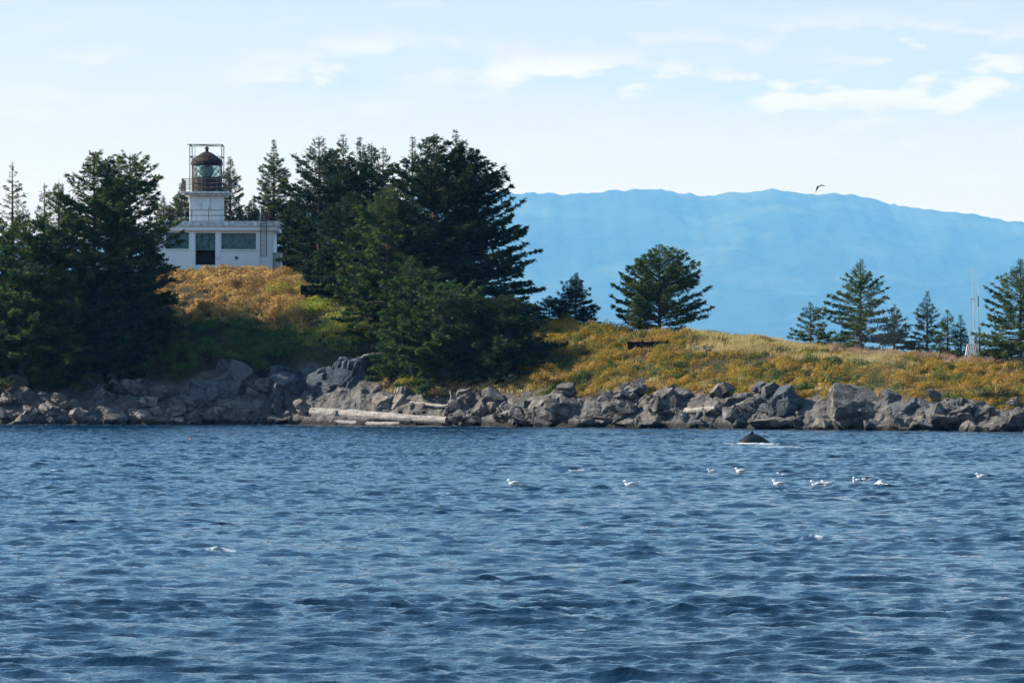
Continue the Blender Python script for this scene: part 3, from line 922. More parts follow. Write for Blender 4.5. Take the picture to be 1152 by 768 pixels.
def shrub(label, x, d_, wpx, hpx, mat, seed, per=70, n=26):
    g = ground(x, d=d_)
    r = np.random.default_rng(seed)
    w = wpx / F * g[1]
    hh = hpx / F * g[1]
    th = r.uniform(0, 2 * math.pi, n)
    q = np.sqrt(r.random(n))
    Cn = np.stack([np.cos(th) * q * w * 0.42, np.sin(th) * q * w * 0.35, hh * (0.15 + 0.5 * (1 - q) * r.random(n))], -1)
    V, Fq = leaf_cloud(Cn, r.uniform(0.25, 0.5, n) * hh, per, 0.15, seed)
    root = empty('shrub', (g[0], g[1], g[2] - 0.1))
    tag(root, label, 'shrub')
    np_mesh('leaves', V, Fq, M[mat], root)
    mb = MB()
    for _ in range(7):
        e = Cn[r.integers(0, n)]
        mb.tube([(0, 0, -0.2), e * np.array([0.5, 0.5, 0.6]), e], [0.03, 0.02, 0.01], 5)
    mb.build('stems', M['bark'], root)


shrub('bright yellow green bush at the foot of the orange slope', 350, 22, 56, 30, 'lime_brush', 201)
shrub('round lime green bush on the slope beside the low dark timber wall', 322, 27, 40, 24, 'lime_brush', 211)
shrub('lime bush lower down the slope nearest the middle spruces', 382, 17, 44, 30, 'lime_brush', 212)
shrub('golden mound of bush beside the driftwood root', 460, 7.5, 34, 16, 'yellow_brush', 202)
shrub('small vivid green bush just above the middle of the right rocks', 904, 7.5, 26, 13, 'green_brush', 203)
shrub('olive gold bush overhanging the rocks right of the middle spruces', 622, 8.5, 52, 24, 'brush', 204)
shrub('pale green bush under the lit end wall of the lighthouse', 335, 33, 24, 20, 'green_brush', 205)
shrub('bush hugging the rocks on the far right, shadow put into its dark green', 1122, 7, 60, 18, 'shade_toned_brush', 206)
shrub('yellow bush lit by sun among the shaded lower spruces', 562, 15, 40, 26, 'yellow_brush', 207)


# ------------------------------------------------------------------ rocks
def icosphere(sub):
    import bmesh
    bm = bmesh.new()
    bmesh.ops.create_icosphere(bm, subdivisions=sub, radius=1)
    bm.verts.ensure_lookup_table()
    V = np.array([v.co[:] for v in bm.verts])
    Fq = np.array([[v.index for v in f.verts] for f in bm.faces])
    bm.free()
    return V, Fq


ICO4, ICO5 = icosphere(4), icosphere(5)


def rock(label, x, y0, y1, w, d, mat, seed, group=None, big=False, planes=15, tilt=0.0, deep=0.85, rough=1.0):
    """faceted boulder whose face spans photograph rows y0..y1 and w columns"""
    r = np.random.default_rng(seed)
    V, Fq = ICO5
    u = (x - CX) / F
    Ys = CAMZ * F / (np.interp(x, SHX, SHY) - HY)
    Y = Ys + d
    N_ = unit(r.normal(size=(planes, 3)) * np.array([1, 1, 0.9]))
    dist = r.uniform(0.62, 1.0, planes)
    dots = np.maximum(V @ N_.T, 0.02)
    rad = np.minimum((dist / dots).min(1), 1.25)
    Q = V * rad[:, None]
    Q = Q / np.abs(Q).max(0)
    sx_ = w / F * Y / 2
    z1 = CAMZ + (HY - y0) / F * Y
    z0 = CAMZ + (HY - y1) / F * Y
    zc, sz_ = (z0 + z1) / 2, (z1 - z0) / 2
    S = np.array([sx_, max(sx_, sz_) * deep, sz_])
    Q = Q * S
    if tilt:
        c, s = math.cos(tilt), math.sin(tilt)
        Q = Q @ np.array([[c, 0, -s], [0, 1, 0], [s, 0, c]])
    mean = S.mean()
    nrm = unit(V)
    dv = (np.abs(fbm(Q + seed * 5.3, 0.9, 4, 5) - 0.5) * 2 - 0.22) * 0.22 + (fbm(Q * np.array([1, 1, 2.0]) + seed, 2.6, 3, 9) - 0.5) * 0.16
    Q = Q + nrm * (dv * min(1.0, 0.35 + 0.45 * mean) * rough)[:, None]
    # jointing: the rock breaks into blocks that stand forward or back of one another, with cracks between
    nc = int(np.clip(S[0] * S[2] * 5, 5, 26))
    cs = Q[r.integers(0, len(Q), nc)]
    wv = (np.stack([fbm(Q, 1.3, 2, e) for e in (41, 42, 43)], 1) - 0.5) * 0.35
    dd2 = np.linalg.norm((Q + wv)[:, None] * np.array([1, 1, 1.35]) - cs[None] * np.array([1, 1, 1.35]), axis=2)
    o2 = np.argsort(dd2, 1)[:, :2]
    f1 = np.take_along_axis(dd2, o2[:, :1], 1)[:, 0]
    f2 = np.take_along_axis(dd2, o2[:, 1:], 1)[:, 0]
    off = r.uniform(-0.5, 0.2, nc)[o2[:, 0]]
    crack = -0.42 * np.exp(-((f2 - f1) / 0.10) ** 2)
    kk = min(1.0, 0.3 + 0.4 * mean)
    pn = unit(cs / S ** 2 + r.normal(size=(nc, 3)) * 0.28 / S.mean())[o2[:, 0]]
    hgt_ = ((Q - cs[o2[:, 0]]) * pn).sum(1)
    Q = Q - pn * (hgt_ * 0.85)[:, None]
    Q = Q + pn * ((off + crack) * kk)[:, None]
    o = np_mesh('shore_rock', Q, Fq, M[mat], smooth=False, loc=(u * Y, Y, zc))
    tag(o, label, 'rock', group)
    return o


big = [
    ('bedrock hump highest of the left cliff, its shade coloured blue grey', 270, 404, 472, 62, 5.0, 'shade_toned_rock', 0.15),
    ('long slanting shaded slab left of the highest cliff hump', 226, 422, 476, 70, 3.6, 'shade_toned_rock', -0.5),
    ('wide shaded bedrock face under the orange slope', 322, 410, 480, 66, 4.2, 'shade_toned_rock', -0.15),
    ('large smooth bedrock ramp descending right behind the big log', 386, 406, 478, 92, 7.5, 'shade_toned_rock', -0.42),
    ('sunlit tan edge of the bedrock ramp near the driftwood root', 446, 438, 476, 76, 5.2, 'pale_rock', -0.22),  # paler stone colour stands for the sunlit band of the ramp
    ('upper shaded ledge beneath the left spruces', 138, 424, 452, 84, 5.5, 'shade_toned_rock', 0.0),
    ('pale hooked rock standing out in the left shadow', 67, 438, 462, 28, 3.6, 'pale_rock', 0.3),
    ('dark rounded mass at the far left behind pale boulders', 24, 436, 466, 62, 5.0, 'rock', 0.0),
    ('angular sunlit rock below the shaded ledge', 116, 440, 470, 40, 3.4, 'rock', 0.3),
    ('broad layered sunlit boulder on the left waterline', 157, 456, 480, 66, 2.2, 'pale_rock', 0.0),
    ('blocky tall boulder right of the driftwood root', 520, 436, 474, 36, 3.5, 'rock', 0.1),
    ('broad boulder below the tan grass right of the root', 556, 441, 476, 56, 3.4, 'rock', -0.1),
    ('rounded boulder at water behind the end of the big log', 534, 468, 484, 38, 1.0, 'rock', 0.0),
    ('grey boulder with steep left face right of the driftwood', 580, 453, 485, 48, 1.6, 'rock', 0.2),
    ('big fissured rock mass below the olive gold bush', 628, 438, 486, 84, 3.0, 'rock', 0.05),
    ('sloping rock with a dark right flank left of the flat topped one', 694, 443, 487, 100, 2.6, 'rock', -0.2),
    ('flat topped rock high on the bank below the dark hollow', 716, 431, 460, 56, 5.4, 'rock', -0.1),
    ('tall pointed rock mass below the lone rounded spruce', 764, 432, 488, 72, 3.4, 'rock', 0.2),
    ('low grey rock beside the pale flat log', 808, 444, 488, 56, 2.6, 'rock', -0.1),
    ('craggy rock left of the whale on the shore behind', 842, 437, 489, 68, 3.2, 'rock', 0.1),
    ('dark notched rock behind the whale fin', 888, 436, 489, 70, 3.8, 'shade_toned_rock', -0.1),
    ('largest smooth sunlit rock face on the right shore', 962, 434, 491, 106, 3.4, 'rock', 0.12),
    ('dark recessed rock right of the largest sunlit face', 1026, 442, 490, 72, 4.2, 'shade_toned_rock', 0.0),
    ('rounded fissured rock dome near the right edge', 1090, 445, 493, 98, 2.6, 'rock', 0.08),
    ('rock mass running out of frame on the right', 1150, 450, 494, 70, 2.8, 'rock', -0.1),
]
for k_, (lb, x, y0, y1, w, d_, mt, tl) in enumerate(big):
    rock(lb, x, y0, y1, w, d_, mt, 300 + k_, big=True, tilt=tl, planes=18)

ledges = [(40, 468, 84, 1.0, 'pale_rock'), (120, 466, 70, 1.4, 'rock'), (205, 468, 90, 0.8, 'pale_rock'), (300, 468, 84, 0.9, 'rock'), (610, 468, 76, 0.9, 'rock'), (668, 462, 70, 1.6, 'rock'), (735, 470, 84, 0.7, 'rock'), (800, 466, 74, 1.3, 'shade_toned_rock'), (872, 468, 84, 0.9, 'rock'), (925, 470, 70, 0.7, 'rock'), (1005, 470, 84, 0.9, 'rock'), (1060, 464, 70, 1.5, 'shade_toned_rock'), (1120, 474, 90, 0.7, 'rock')]
for k_, (x, y0, w, d_, mt) in enumerate(ledges):
    rock('low flat ledge of bedrock shelving into the water', x, y0, y0 + 22, w, d_, mt, 800 + k_, 'bedrock ledges at the waterline', big=True, tilt=0.12 * (-1) ** k_, planes=12)

zones = [
    (-10, 200, 'small pale boulder in the sunlit jumble below the left spruces', 'pale boulders on the left waterline', 'pale_rock', 30),
    (200, 345, 'low pale rock at the waterline below the shaded cliff', 'low rocks under the shaded cliff', 'pale_rock', 14),
    (500, 690, 'small grey rock packed among the fissured masses right of driftwood', 'small rocks right of the driftwood', 'rock', 14),
    (690, 900, 'small angular grey rock in the bank behind the whale', 'small rocks behind the whale', 'rock', 16),
    (900, 1165, 'small grey rock in the jumble along the right shore', 'small rocks along the right shore', 'rock', 18),
]
sd_ = 500
for (xa, xb, lb, gp, mt, n) in zones:
    r = np.random.default_rng(sd_)
    for q in range(n):
        x = xa + (xb - xa) * (q + r.random()) / n
        low = r.random() < 0.55
        dq = r.uniform(0.2, 1.6) if low else r.uniform(2.0, 6.5)
        w = r.uniform(12, 26) if low else r.uniform(14, 34)
        g = ground(x, d=dq)
        yb = HY - (g[2] - CAMZ) * F / g[1]
        hgt = w * r.uniform(0.45, 0.8)
        m_ = mt if r.random() < 0.75 else ('rock' if mt == 'pale_rock' else 'shade_toned_rock')
        rock(lb, x, yb - hgt * 0.75, yb + hgt * 0.35, w, dq, m_, sd_ + q, gp, tilt=r.uniform(-0.4, 0.4))
    sd_ += 100

# stones of the old wall on the right brow
r = np.random.default_rng(5)
for q in range(9):
    x = 782 + 26 * r.random()
    g = ground(x, d=20 + 3 * r.random())
    y = HY - (g[2] - CAMZ) * F / g[1]
    rock('tumbled grey block at the right end of the dark hollow', x, y - 4 - 4 * r.random(), y + 2, 8 + 6 * r.random(), g[1] - CAMZ * F / (np.interp(x, SHX, SHY) - HY), 'rock', 900 + q, 'tumbled blocks beside the dark hollow', planes=9)

# ------------------------------------------------------------------ low walls in the brush
flat('dark_timber', (0.014, 0.011, 0.009), 0.9, 0.1)  # near black, so the right wall stands for a shadowed hollow
for (label, xa, xb, y, hpx, d_) in [('timber wall coloured black for the shadowed hollow in the right brow', 706, 766, 389, 8, 22), ('low dark timber wall right of the orange slope', 338, 388, 319, 6, 28)]:
    Y = CAMZ * F / (np.interp((xa + xb) / 2, SHX, SHY) - HY) + d_
    gq = ground(np.array([(xa + xb) / 2]), Y=np.array([Y]))[0]
    y = HY - (gq[2] - CAMZ) * F / Y - hpx if xa > 600 else y
    a, b = at(xa, y, Y), at(xb, y + 2, Y)
    root = empty('timber_wall', ((a[0] + b[0]) / 2, Y, a[2] - hpx / F * Y))
    tag(root, label, 'wall')
    w = b[0] - a[0]
    hh = hpx / F * Y
    mb = MB()
    for q in range(4):
        mb.box(-w / 2, w / 2, -0.08 + 0.03 * q, 0.08 + 0.03 * q, (hh * q / 4 - 0.2) if q else -1.2, hh * (q + 1) / 4 - 0.2)
    mb.build('planks', M['dark_timber'], root)
    for q in range(5):
        xx = -w / 2 + w * (q + 0.15) / 4.3
        MB().box(xx, xx + 0.2, -0.3, -0.09, -0.5, hh + 0.15 * (q % 2) - 0.15).build('post', M['dark_timber'], root)

# ------------------------------------------------------------------ lighthouse
LY = 538.0
gz = 17.9
LX0 = (246 - CX) / F * LY
LH = empty('lighthouse', (LX0, LY, gz))
tag(LH, 'white flat roofed lighthouse with short square tower and black lantern', 'lighthouse')


def lx(x):
    return (x - CX) / F * LY - LX0


def lz(y):
    return CAMZ + (HY - y) / F * LY - gz


t = NT('white_wall')
p = t.objc()
n = t.noise(t.mapping(p, (3, 3, 0.5)), 1.6, 6, 0.65)
n2 = t.noise(p, 1.0, 5, 0.6)
c = t.mix(t.math('MULTIPLY', t.ss(n, 0.56, 0.78), 0.55), (0.77, 0.81, 0.83), (0.44, 0.38, 0.32))
c = t.mix(t.math('MULTIPLY', t.ss(n2, 0.55, 0.75), 0.35), c, (0.55, 0.56, 0.56))
M['white_wall'] = t.end(t.bsdf(c, 0.75, 0.25, 0, t.bump(n2, 0.15, 0.03)))
t = NT('tower_wall')
p = t.objc()
n = t.noise(t.mapping(p, (4, 4, 0.6)), 1.8, 6, 0.65)
M['tower_wall'] = t.end(t.bsdf(t.mix(t.math('MULTIPLY', t.ss(n, 0.5, 0.72), 0.6), (0.80, 0.80, 0.81), (0.42, 0.32, 0.28)), 0.75, 0.25))
flat('slab_edge', (0.58, 0.60, 0.60), 0.8, 0.2, 0, 0.35, 2.5)
flat('roof_top', (0.20, 0.20, 0.19), 0.9)
flat('shutter', (0.055, 0.115, 0.12), 0.35, 0.5, 0, 0.5, 3)
flat('black_iron', (0.022, 0.018, 0.018), 0.6, 0.3)
flat('rusty_iron', (0.022, 0.016, 0.015), 0.75, 0.2, 0, 0.5)
flat('rail_iron', (0.10, 0.08, 0.075), 0.7, 0.3, 0, 0.5)
flat('dark_room', (0.015, 0.015, 0.017), 0.9)
flat('red_paint', (0.35, 0.04, 0.03), 0.6)
t = NT('lantern_glass')
gl = t.bsdf((0.55, 0.76, 0.74), 0.05, 0.5, **{'Transmission Weight': 0.85, 'IOR': 1.1})
M['lantern_glass'] = t.end(gl)
t = NT('lens_glass')
M['lens_glass'] = t.end(t.bsdf((0.13, 0.26, 0.25), 0.12, 0.6))

wx0, wx1 = lx(174), lx(306.5)
zr0, zr1 = lz(259.5), lz(249)
y0 = 0.0
dep = 10.0
zwb = -1.2
# front wall with real openings
win = [(lx(186.5), lx(212.5), lz(280), lz(261.6)), (lx(220), lx(242.2), lz(298), lz(262)), (lx(249), lx(288), lz(280.4), lz(262.2))]
mb = MB()
xs = [wx0]
for a, b, c_, d_ in win:
    xs += [a, b]
xs.append(wx1)
for q in range(0, len(xs), 2):
    mb.box(xs[q], xs[q + 1], 0, 0.3, zwb, zr0)
for a, b, c_, d_ in win:
    mb.box(a, b, 0, 0.3, d_, zr0)
    mb.box(a, b, 0, 0.3, zwb, c_)
mb.box(wx1 - 0.3, wx1 - 0.002, 0.3, dep, zwb, zr0)
mb.box(wx0 + 0.002, wx0 + 0.3, 0.3, dep, zwb, zr0)
mb.box(wx0 + 0.3, wx1 - 0.3, dep - 0.3, dep, zwb, zr0)
mb.build('wall', M['white_wall'], LH)
# pilasters and sill bands standing a little proud
for a, b in [(lx(213), lx(219.3)), (lx(243), lx(248.2)), (lx(289), lx(293)), (lx(302.5), wx1 + 0.03)]:
    MB().box(a, b, -0.07, -0.003, zwb, zr0 - 0.02).build('pilaster', M['white_wall'], LH, bevel=0.015)
for (a, b, c_, d_), nm in zip(win, 'wdw'):
    if nm == 'w':
        fr = MB()
        fr.box(a, b, 0.10, 0.16, d_ - 0.09, d_ - 0.004).box(a, b, 0.10, 0.16, c_ + 0.004, c_ + 0.09)
        nbar = 4 if b - a > 3 else 3
        for q in range(nbar):
            xx = a + (b - a - 0.08) * q / (nbar - 1)
            fr.box(xx, xx + 0.08, 0.09, 0.165, c_ + 0.1, d_ - 0.1)
        f_ = fr.build('window', M['shutter'], LH)
        MB().box(a + 0.01, b - 0.01, 0.17, 0.2, c_ + 0.01, d_ - 0.01).build('pane', M['shutter'], f_)
        MB().box(a - 0.15, b + 0.15, -0.10, -0.004, c_ - 0.16, c_ - 0.01).build('sill', M['white_wall'], f_, bevel=0.01)
    else:
        zm = lz(280.5)
        f_ = MB().box(a, b, 0.14, 0.2, zm, d_ - 0.004).box(a, b, 0.10, 0.13, zm - 0.1, zm + 0.06).build('door', M['shutter'], LH)
        fr = MB()
        for q in range(4):
            xx = a + (b - a - 0.07) * q / 3
            fr.box(xx, xx + 0.07, 0.09, 0.135, zm + 0.07, d_ - 0.01)
        fr.build('mullions', M['black_iron'], f_)
        MB().box(a, b, 0.9, 0.95, c_ - 0.5, zm - 0.1).build('doorway', M['dark_room'], LH)
# cornice and roof slab
MB().box(lx(178), lx(312), -0.42, dep + 0.3, zr0 + 0.003, lz(254.5)).build('cornice', M['white_wall'], LH, bevel=0.03)
rf = MB().box(lx(175), lx(314), -0.62, dep + 0.5, lz(254.5) + 0.003, zr1).build('roof', M['slab_edge'], LH, bevel=0.03)
MB().box(lx(176), lx(313), -0.5, dep + 0.4, zr1 + 0.003, zr1 + 0.05).build('roof_covering', M['roof_top'], rf)
# low annex at the right end
an = MB().box(wx1 + 0.01, lx(315), 1.4, 5.0, zwb, lz(285)).build('annex', M['white_wall'], LH, bevel=0.02)
MB().box(wx1 + 0.01, lx(316), 1.25, 5.1, lz(285) + 0.003, lz(283.8)).build('annex_roof', M['slab_edge'], an)
# small fittings on the wall
MB().box(lx(264.5), lx(267.5), -0.09, -0.003, lz(291.5), lz(288.5)).build('vent', M['black_iron'], LH)
MB().box(lx(243.6), lx(247.2), -0.11, -0.072, lz(292), lz(288)).build('meter_box', M['slab_edge'], LH)
# tower
tx0, tx1 = lx(212.7), lx(249.5)
tc = (tx0 + tx1) / 2
tw = (tx1 - tx0) / 2
ty = 0.6
TC = (tc, ty + tw)
zt1 = lz(220)
tr_ = MB().box(tx0, tx1, ty, ty + 2 * tw, zr1 + 0.05, zt1).build('tower', M['tower_wall'], LH, bevel=0.04)
f_ = MB().box(lx(226), lx(226.9), ty - 0.06, ty - 0.003, lz(236.5), lz(221.2)).box(lx(235.6), lx(236.5), ty - 0.06, ty - 0.003, lz(236.5), lz(221.2)).box(lx(226), lx(236.5), ty - 0.062, ty - 0.003, lz(221.8), lz(221.0)).build('tower_door', M['slab_edge'], LH)
MB().box(lx(227), lx(235.5), ty - 0.045, ty - 0.004, lz(236.5), lz(222)).build('door_panel', M['white_wall'], f_)
MB().box(lx(234), lx(235.2), ty - 0.09, ty - 0.047, lz(235), lz(233.5)).build('handle', M['red_paint'], f_)
MB().box(lx(224.4), lx(225.4), ty - 0.08, ty - 0.003, lz(231), lz(230)).build('lamp_bracket', M['rusty_iron'], LH)
# gallery deck (two-step)
g_ = MB().box(lx(203.4), lx(258), ty - 0.95, ty + 2 * tw + 0.95, lz(217.6), lz(215.6)).box(lx(207), lx(254.5), ty - 0.6, ty + 2 * tw + 0.6, zt1 + 0.002, lz(217.6) - 0.003).build('gallery', M['slab_edge'], LH, bevel=0.03)
gzt = lz(215.6)


def railing(name, x0, x1, yy0, yy1, z0, z1, nx, ny, mats, r=0.035, mid=2, left=True):
    root = empty(name)
    root.parent = LH
    rl = MB()
    for q in range(mid):
        zz = z1 - (z1 - z0) * q / mid
        rl.bar((x0, yy0, zz), (x1, yy0, zz), r).bar((x0, yy1, zz), (x1, yy1, zz), r)
        rl.bar((x1, yy0, zz), (x1, yy1, zz), r).bar((x0, yy0, zz), (x0, yy1, zz), r)
    rl.build('rails', mats[0], root)
    for q in range(nx):
        xx = x0 + (x1 - x0) * q / (nx - 1)
        for yy in (yy0, yy1):
            MB().bar((xx, yy, z0), (xx, yy, z1 + 0.03), r * 1.25).build('post', mats[1], root)
    for q in range(1, ny - 1):
        yy = yy0 + (yy1 - yy0) * q / (ny - 1)
        for xx in (x0, x1):
            MB().bar((xx, yy, z0), (xx, yy, z1 + 0.03), r * 1.25).build('post', mats[1], root)
    return root


railing('gallery_railing', lx(205), lx(257), ty - 0.85, ty + 2 * tw + 0.85, gzt, lz(201.3), 5, 5, (M['rail_iron'], M['rail_iron']), 0.05, 3)
railing('roof_railing', lx(178), lx(311), -0.4, dep + 0.2, zr1 + 0.05, lz(236.5), 8, 5, (M['rusty_iron'], M['rail_iron']), 0.04)
MB().bar((lx(302.8), -0.38, zr1 + 0.05), (lx(302.8), -0.38, lz(242)), 0.13).build('red_marker', M['red_paint'], LH)
for xx in (293.4,):
    MB().bar((lx(xx), -0.45, zr1 + 0.02), (lx(xx), -0.45, lz(233.5)), 0.10).build('vent_pipe', M['slab_edge'], LH)
# lantern room
rl_ = (lx(248.6) - lx(214)) / 2
ln_ = empty('lantern_room')
ln_.parent = LH
MB().lathe([(rl_, gzt), (rl_, lz(206)), (rl_ + 0.05, lz(206)), (rl_ + 0.05, lz(205)), (rl_, lz(205)), (rl_, lz(198.5)), (rl_ * 0.6, lz(198.4))], 16, TC).build('base_drum', M['black_iron'], ln_)
gr = rl_ * 0.93
MB().lathe([(gr, lz(198.4)), (gr, lz(184.5))], 16, TC).build('glass', M['lantern_glass'], ln_, smooth=True)
ls = MB()
ls.lathe([(0.05, lz(198)), (0.5, lz(198)), (0.62, lz(196)), (0.78, lz(193)), (0.82, lz(191)), (0.78, lz(189)), (0.55, lz(186)), (0.05, lz(185))], 16, TC)
ls.build('lens', M['lens_glass'], ln_, smooth=True)
as_ = MB()
ns = 16
za, zb = lz(198.4), lz(184.5)
for q in range(ns):
    a0 = 2 * math.pi * (q + 0.5) / ns
    for dq in (-2, 2):
        pts = []
        for e in np.linspace(0, 1, 6):
            a1 = a0 + dq * e * 2 * math.pi / ns
            pts.append((TC[0] + (gr + 0.03) * math.cos(a1), TC[1] + (gr + 0.03) * math.sin(a1), za + (zb - za) * e))
        as_.tube(pts, 0.034, 5)
as_.build('glazing_bars', M['rail_iron'], ln_)
dome = [(rl_ + 0.06, lz(184.6)), (rl_ + 0.10, lz(183.8)), (rl_ + 0.05, lz(180.2)), (rl_ - 0.12, lz(178.2)), (rl_ * 0.68, lz(175.2)), (rl_ * 0.46, lz(172.2)), (rl_ * 0.26, lz(170.4)), (0.22, lz(169.4)), (0.17, lz(166.8)), (0.27, lz(166.3)), (0.27, lz(165.3)), (0.10, lz(164.2)), (0.05, lz(162.8)), (0.0, lz(162.2))]
MB().lathe(dome, 20, TC).build('dome', M['rusty_iron'], ln_, smooth=False)
# square cage round the lantern
cg = MB()
hw_ = (lx(249.6) - lx(213.6)) / 2
for sx_ in (-1, 1):
    for sy_ in (-1, 1):
        cx_, cy_ = TC[0] + sx_ * hw_, TC[1] + sy_ * hw_
        cg.bar((cx_, cy_, gzt), (cx_, cy_, lz(162.3)), 0.055)
for yy in (162.3, 175.8):
    for s_ in (-1, 1):
        cg.bar((TC[0] - hw_ - (0.3 if yy < 170 else 0), TC[1] + s_ * hw_, lz(yy)), (TC[0] + hw_, TC[1] + s_ * hw_, lz(yy)), 0.055)
        cg.bar((TC[0] + s_ * hw_, TC[1] - hw_, lz(yy)), (TC[0] + s_ * hw_, TC[1] + hw_, lz(yy)), 0.055)
cg.bar((TC[0] - hw_, TC[1] - hw_, lz(162.3)), (TC[0] + hw_, TC[1] + hw_, lz(162.3)), 0.03)
cg.bar((lx(219), TC[1] - hw_, lz(162.3)), (lx(219), TC[1] - hw_, lz(175.8)), 0.03)
cg.build('cage', M['rusty_iron'], LH)
# ladder on the front wall
ld = empty('ladder')
ld.parent = LH
sl = MB()
for xx in (293.8, 300.2):
    sl.bar((lx(xx), -0.72, lz(288.6)), (lx(xx), -0.72, lz(241)), 0.045)
sl.build('rails', M['black_iron'], ld)
for q in range(15):
    zz = lz(288) + q * (lz(249) - lz(288)) / 14
    MB().bar((lx(293.8), -0.72, zz), (lx(300.2), -0.72, zz), 0.03).build('rung', M['black_iron'], ld)

# ------------------------------------------------------------------ antenna mast on the right
flat('galvanised', (0.40, 0.42, 0.44), 0.4, 0.5, 0.3, 0.15)
flat('white_paint', (0.50, 0.47, 0.45), 0.6, 0.3, 0, 0.1)


def mast(label, x, ytop, ymid, d_, wpx, g=None):
    p0 = ground(x, d=d_)
    root = empty('antenna_mast', p0)
    tag(root, label, 'antenna', g)
    Y = p0[1]
    zt = CAMZ + (HY - ytop) / F * Y - p0[2]
    zm = CAMZ + (HY - ymid) / F * Y - p0[2]
    w = wpx / F * Y / 2
    if wpx > 2:
        mb = MB()
        leg = [(w * math.cos(a), w * math.sin(a)) for a in (R(90), R(210), R(330))]
        for a in leg:
            mb.bar((a[0], a[1], -0.3), (a[0], a[1], zm), 0.022)
        nst = 22
        for q in range(nst):
            for e in range(3):
                a, b = leg[e], leg[(e + 1) % 3]
                mb.bar((a[0], a[1], zm * q / nst), (b[0], b[1], zm * (q + 1) / nst), 0.012, 4)
        mb.build('lattice', M['galvanised'], root)
        MB().bar((-w - 0.08, 0, zm), (w + 0.08, 0, zm), 0.06).build('crossarm', M['galvanised'], root)
    else:
        MB().bar((0, 0, -0.3), (0, 0, zm), 0.05).build('pole', M['galvanised'], root)
        MB().bar((0, 0, zm - 1.0), (0, 0, zm + 0.1), 0.06).build('sleeve', M['black_iron'], root)
    MB().tube([(0, 0, zm), (0, 0, zt)], [0.035, 0.02], 6).build('whip', M['white_paint'], root)
    MB().tube([(0, 0, zt - 0.1), (0, 0, zt + 0.1)], 0.06, 6).build('tip', M['white_paint'], root)
    return root


mast('tall white lattice antenna mast behind the right brow', 1094, 302, 336, 36, 4.6)
mast('thin whip antenna pole beside the lattice mast', 1100.5, 319, 334, 37, 1.2)
p0 = ground(1090, d=33)
root = empty('slatted_frame', p0)
tag(root, 'sloping frame of pale slats at the foot of the antenna mast', 'frame')
mb = MB()
s = p0[1] / F
for q in range(6):
    a = np.array([(-7 + q * 2.1) * s, -0.5, -0.4])
    b = np.array([(-1 + q * 2.0) * s, 0.5, 22 * s])
    MB().tube([a, b], 0.055, 4).build('slat', M['white_paint'], root)
MB().tube([np.array([-1.5 * s, 0.5, 22 * s]), np.array([9.5 * s, 0.5, 22 * s])], 0.07, 6).build('top_rail', M['white_paint'], root)
MB().tube([np.array([9 * s, 0.5, 22 * s]), np.array([13 * s, 0.6, 25 * s])], 0.05, 6).build('arm', M['galvanised'], root)
for q in (0, 10):
    MB().tube([np.array([(q - 1) * s, 1.3, -0.4]), np.array([(q - 1) * s, 0.55, 22 * s])], 0.06, 6).build('leg', M['galvanised'], root)

# ------------------------------------------------------------------ driftwood
def log(name, label, a, b, r0, r1, mat='driftwood', seed=0, stub=True):
    a, b = np.asarray(a, float), np.asarray(b, float)
    r = np.random.default_rng(seed)
    mid = (a + b) / 2
    root = empty(name, mid)
    tag(root, label, 'log' if name == 'drift_log' else 'driftwood')
    s = np.linspace(0, 1, 18)
    pts = a + (b - a) * s[:, None] - mid
    pts = pts + np.stack([0 * s, 0.06 * np.sin(s * 5), 0.08 * np.sin(s * 4 + seed)], -1)
    rad = (r0 + (r1 - r0) * s) * (1 + 0.08 * (r.random(18) - 0.5))
    m = MB().tube(pts, rad, 14)
    V = m.v[0]
    ang = fbm(V * np.array([0.15, 4, 4]), 1.0, 3, seed) - 0.5
    V += (ang * 0.5 * r0)[:, None] * np.array([0, -1, 1])
    m.build('trunk', M[mat], root)
    return root, pts


def px(x, y, d_):
    Y = CAMZ * F / (np.interp(x, SHX, SHY) - HY) + d_
    return at(x, y, Y)


rt, pts = log('drift_log', 'huge bleached drift log lying along the waterline', px(351, 465, 1.6), px(503, 472, 0.4), 0.62, 0.40, seed=1)
for (u0, dv, ln) in [(0.04, (-0.4, -0.3, -0.9), 1.2), (0.5, (0.2, -0.8, 0.4), 0.35)]:
    c_ = pts[int(u0 * 17)]
    e = c_ + np.array(dv) * ln
    MB().tube([c_, e], [0.16, 0.08], 8).build('branch_stub', M['driftwood'], rt)
log('drift_log', 'thinner split log tucked below the huge bleached one', px(372, 475, 0.2), px(450, 476, -0.6), 0.26, 0.20, seed=2)
log('drift_log', 'dark bare trunk slanting down the ramp above the huge log', px(428, 447, 4.2), px(506, 458, 2.4), 0.24, 0.15, seed=3)
log('drift_log', 'pale flat log wedged among the rocks below the rounded spruce', px(771, 461.5, 1.0), px(805, 460.5, 0.6), 0.32, 0.26, seed=4)
c_ = px(512, 452, 2.0)
root = empty('drift_root', c_)
tag(root, 'bleached forked root with upturned prongs beside the huge log', 'driftwood')
s = c_[1] / F
for q, pl in enumerate([[(-16, -5), (-6, -3), (6, 4)], [(-2, 0), (2, 8), (4, 13), (12, 16)], [(-6, -2), (-4, 6), (-6, 13)], [(2, 3), (9, 7), (16, 2)], [(-10, -4), (0, -6), (10, -9)], [(4, 12), (12, 13), (18, 16)]]):
    p3 = [(x * s, -0.15 + 0.1 * q - 0.1 * k_, y * s) for k_, (x, y) in enumerate(pl)]
    MB().tube(p3, np.linspace(0.14, 0.06, len(p3)), 7).build('prong', M['driftwood'], root, smooth=True)
c_ = px(418, 405, 9.5)
root = empty('dead_branch', c_)
tag(root, 'weathered bowed branch on the ramp under the sunlit olive spruce', 'driftwood')
s = c_[1] / F
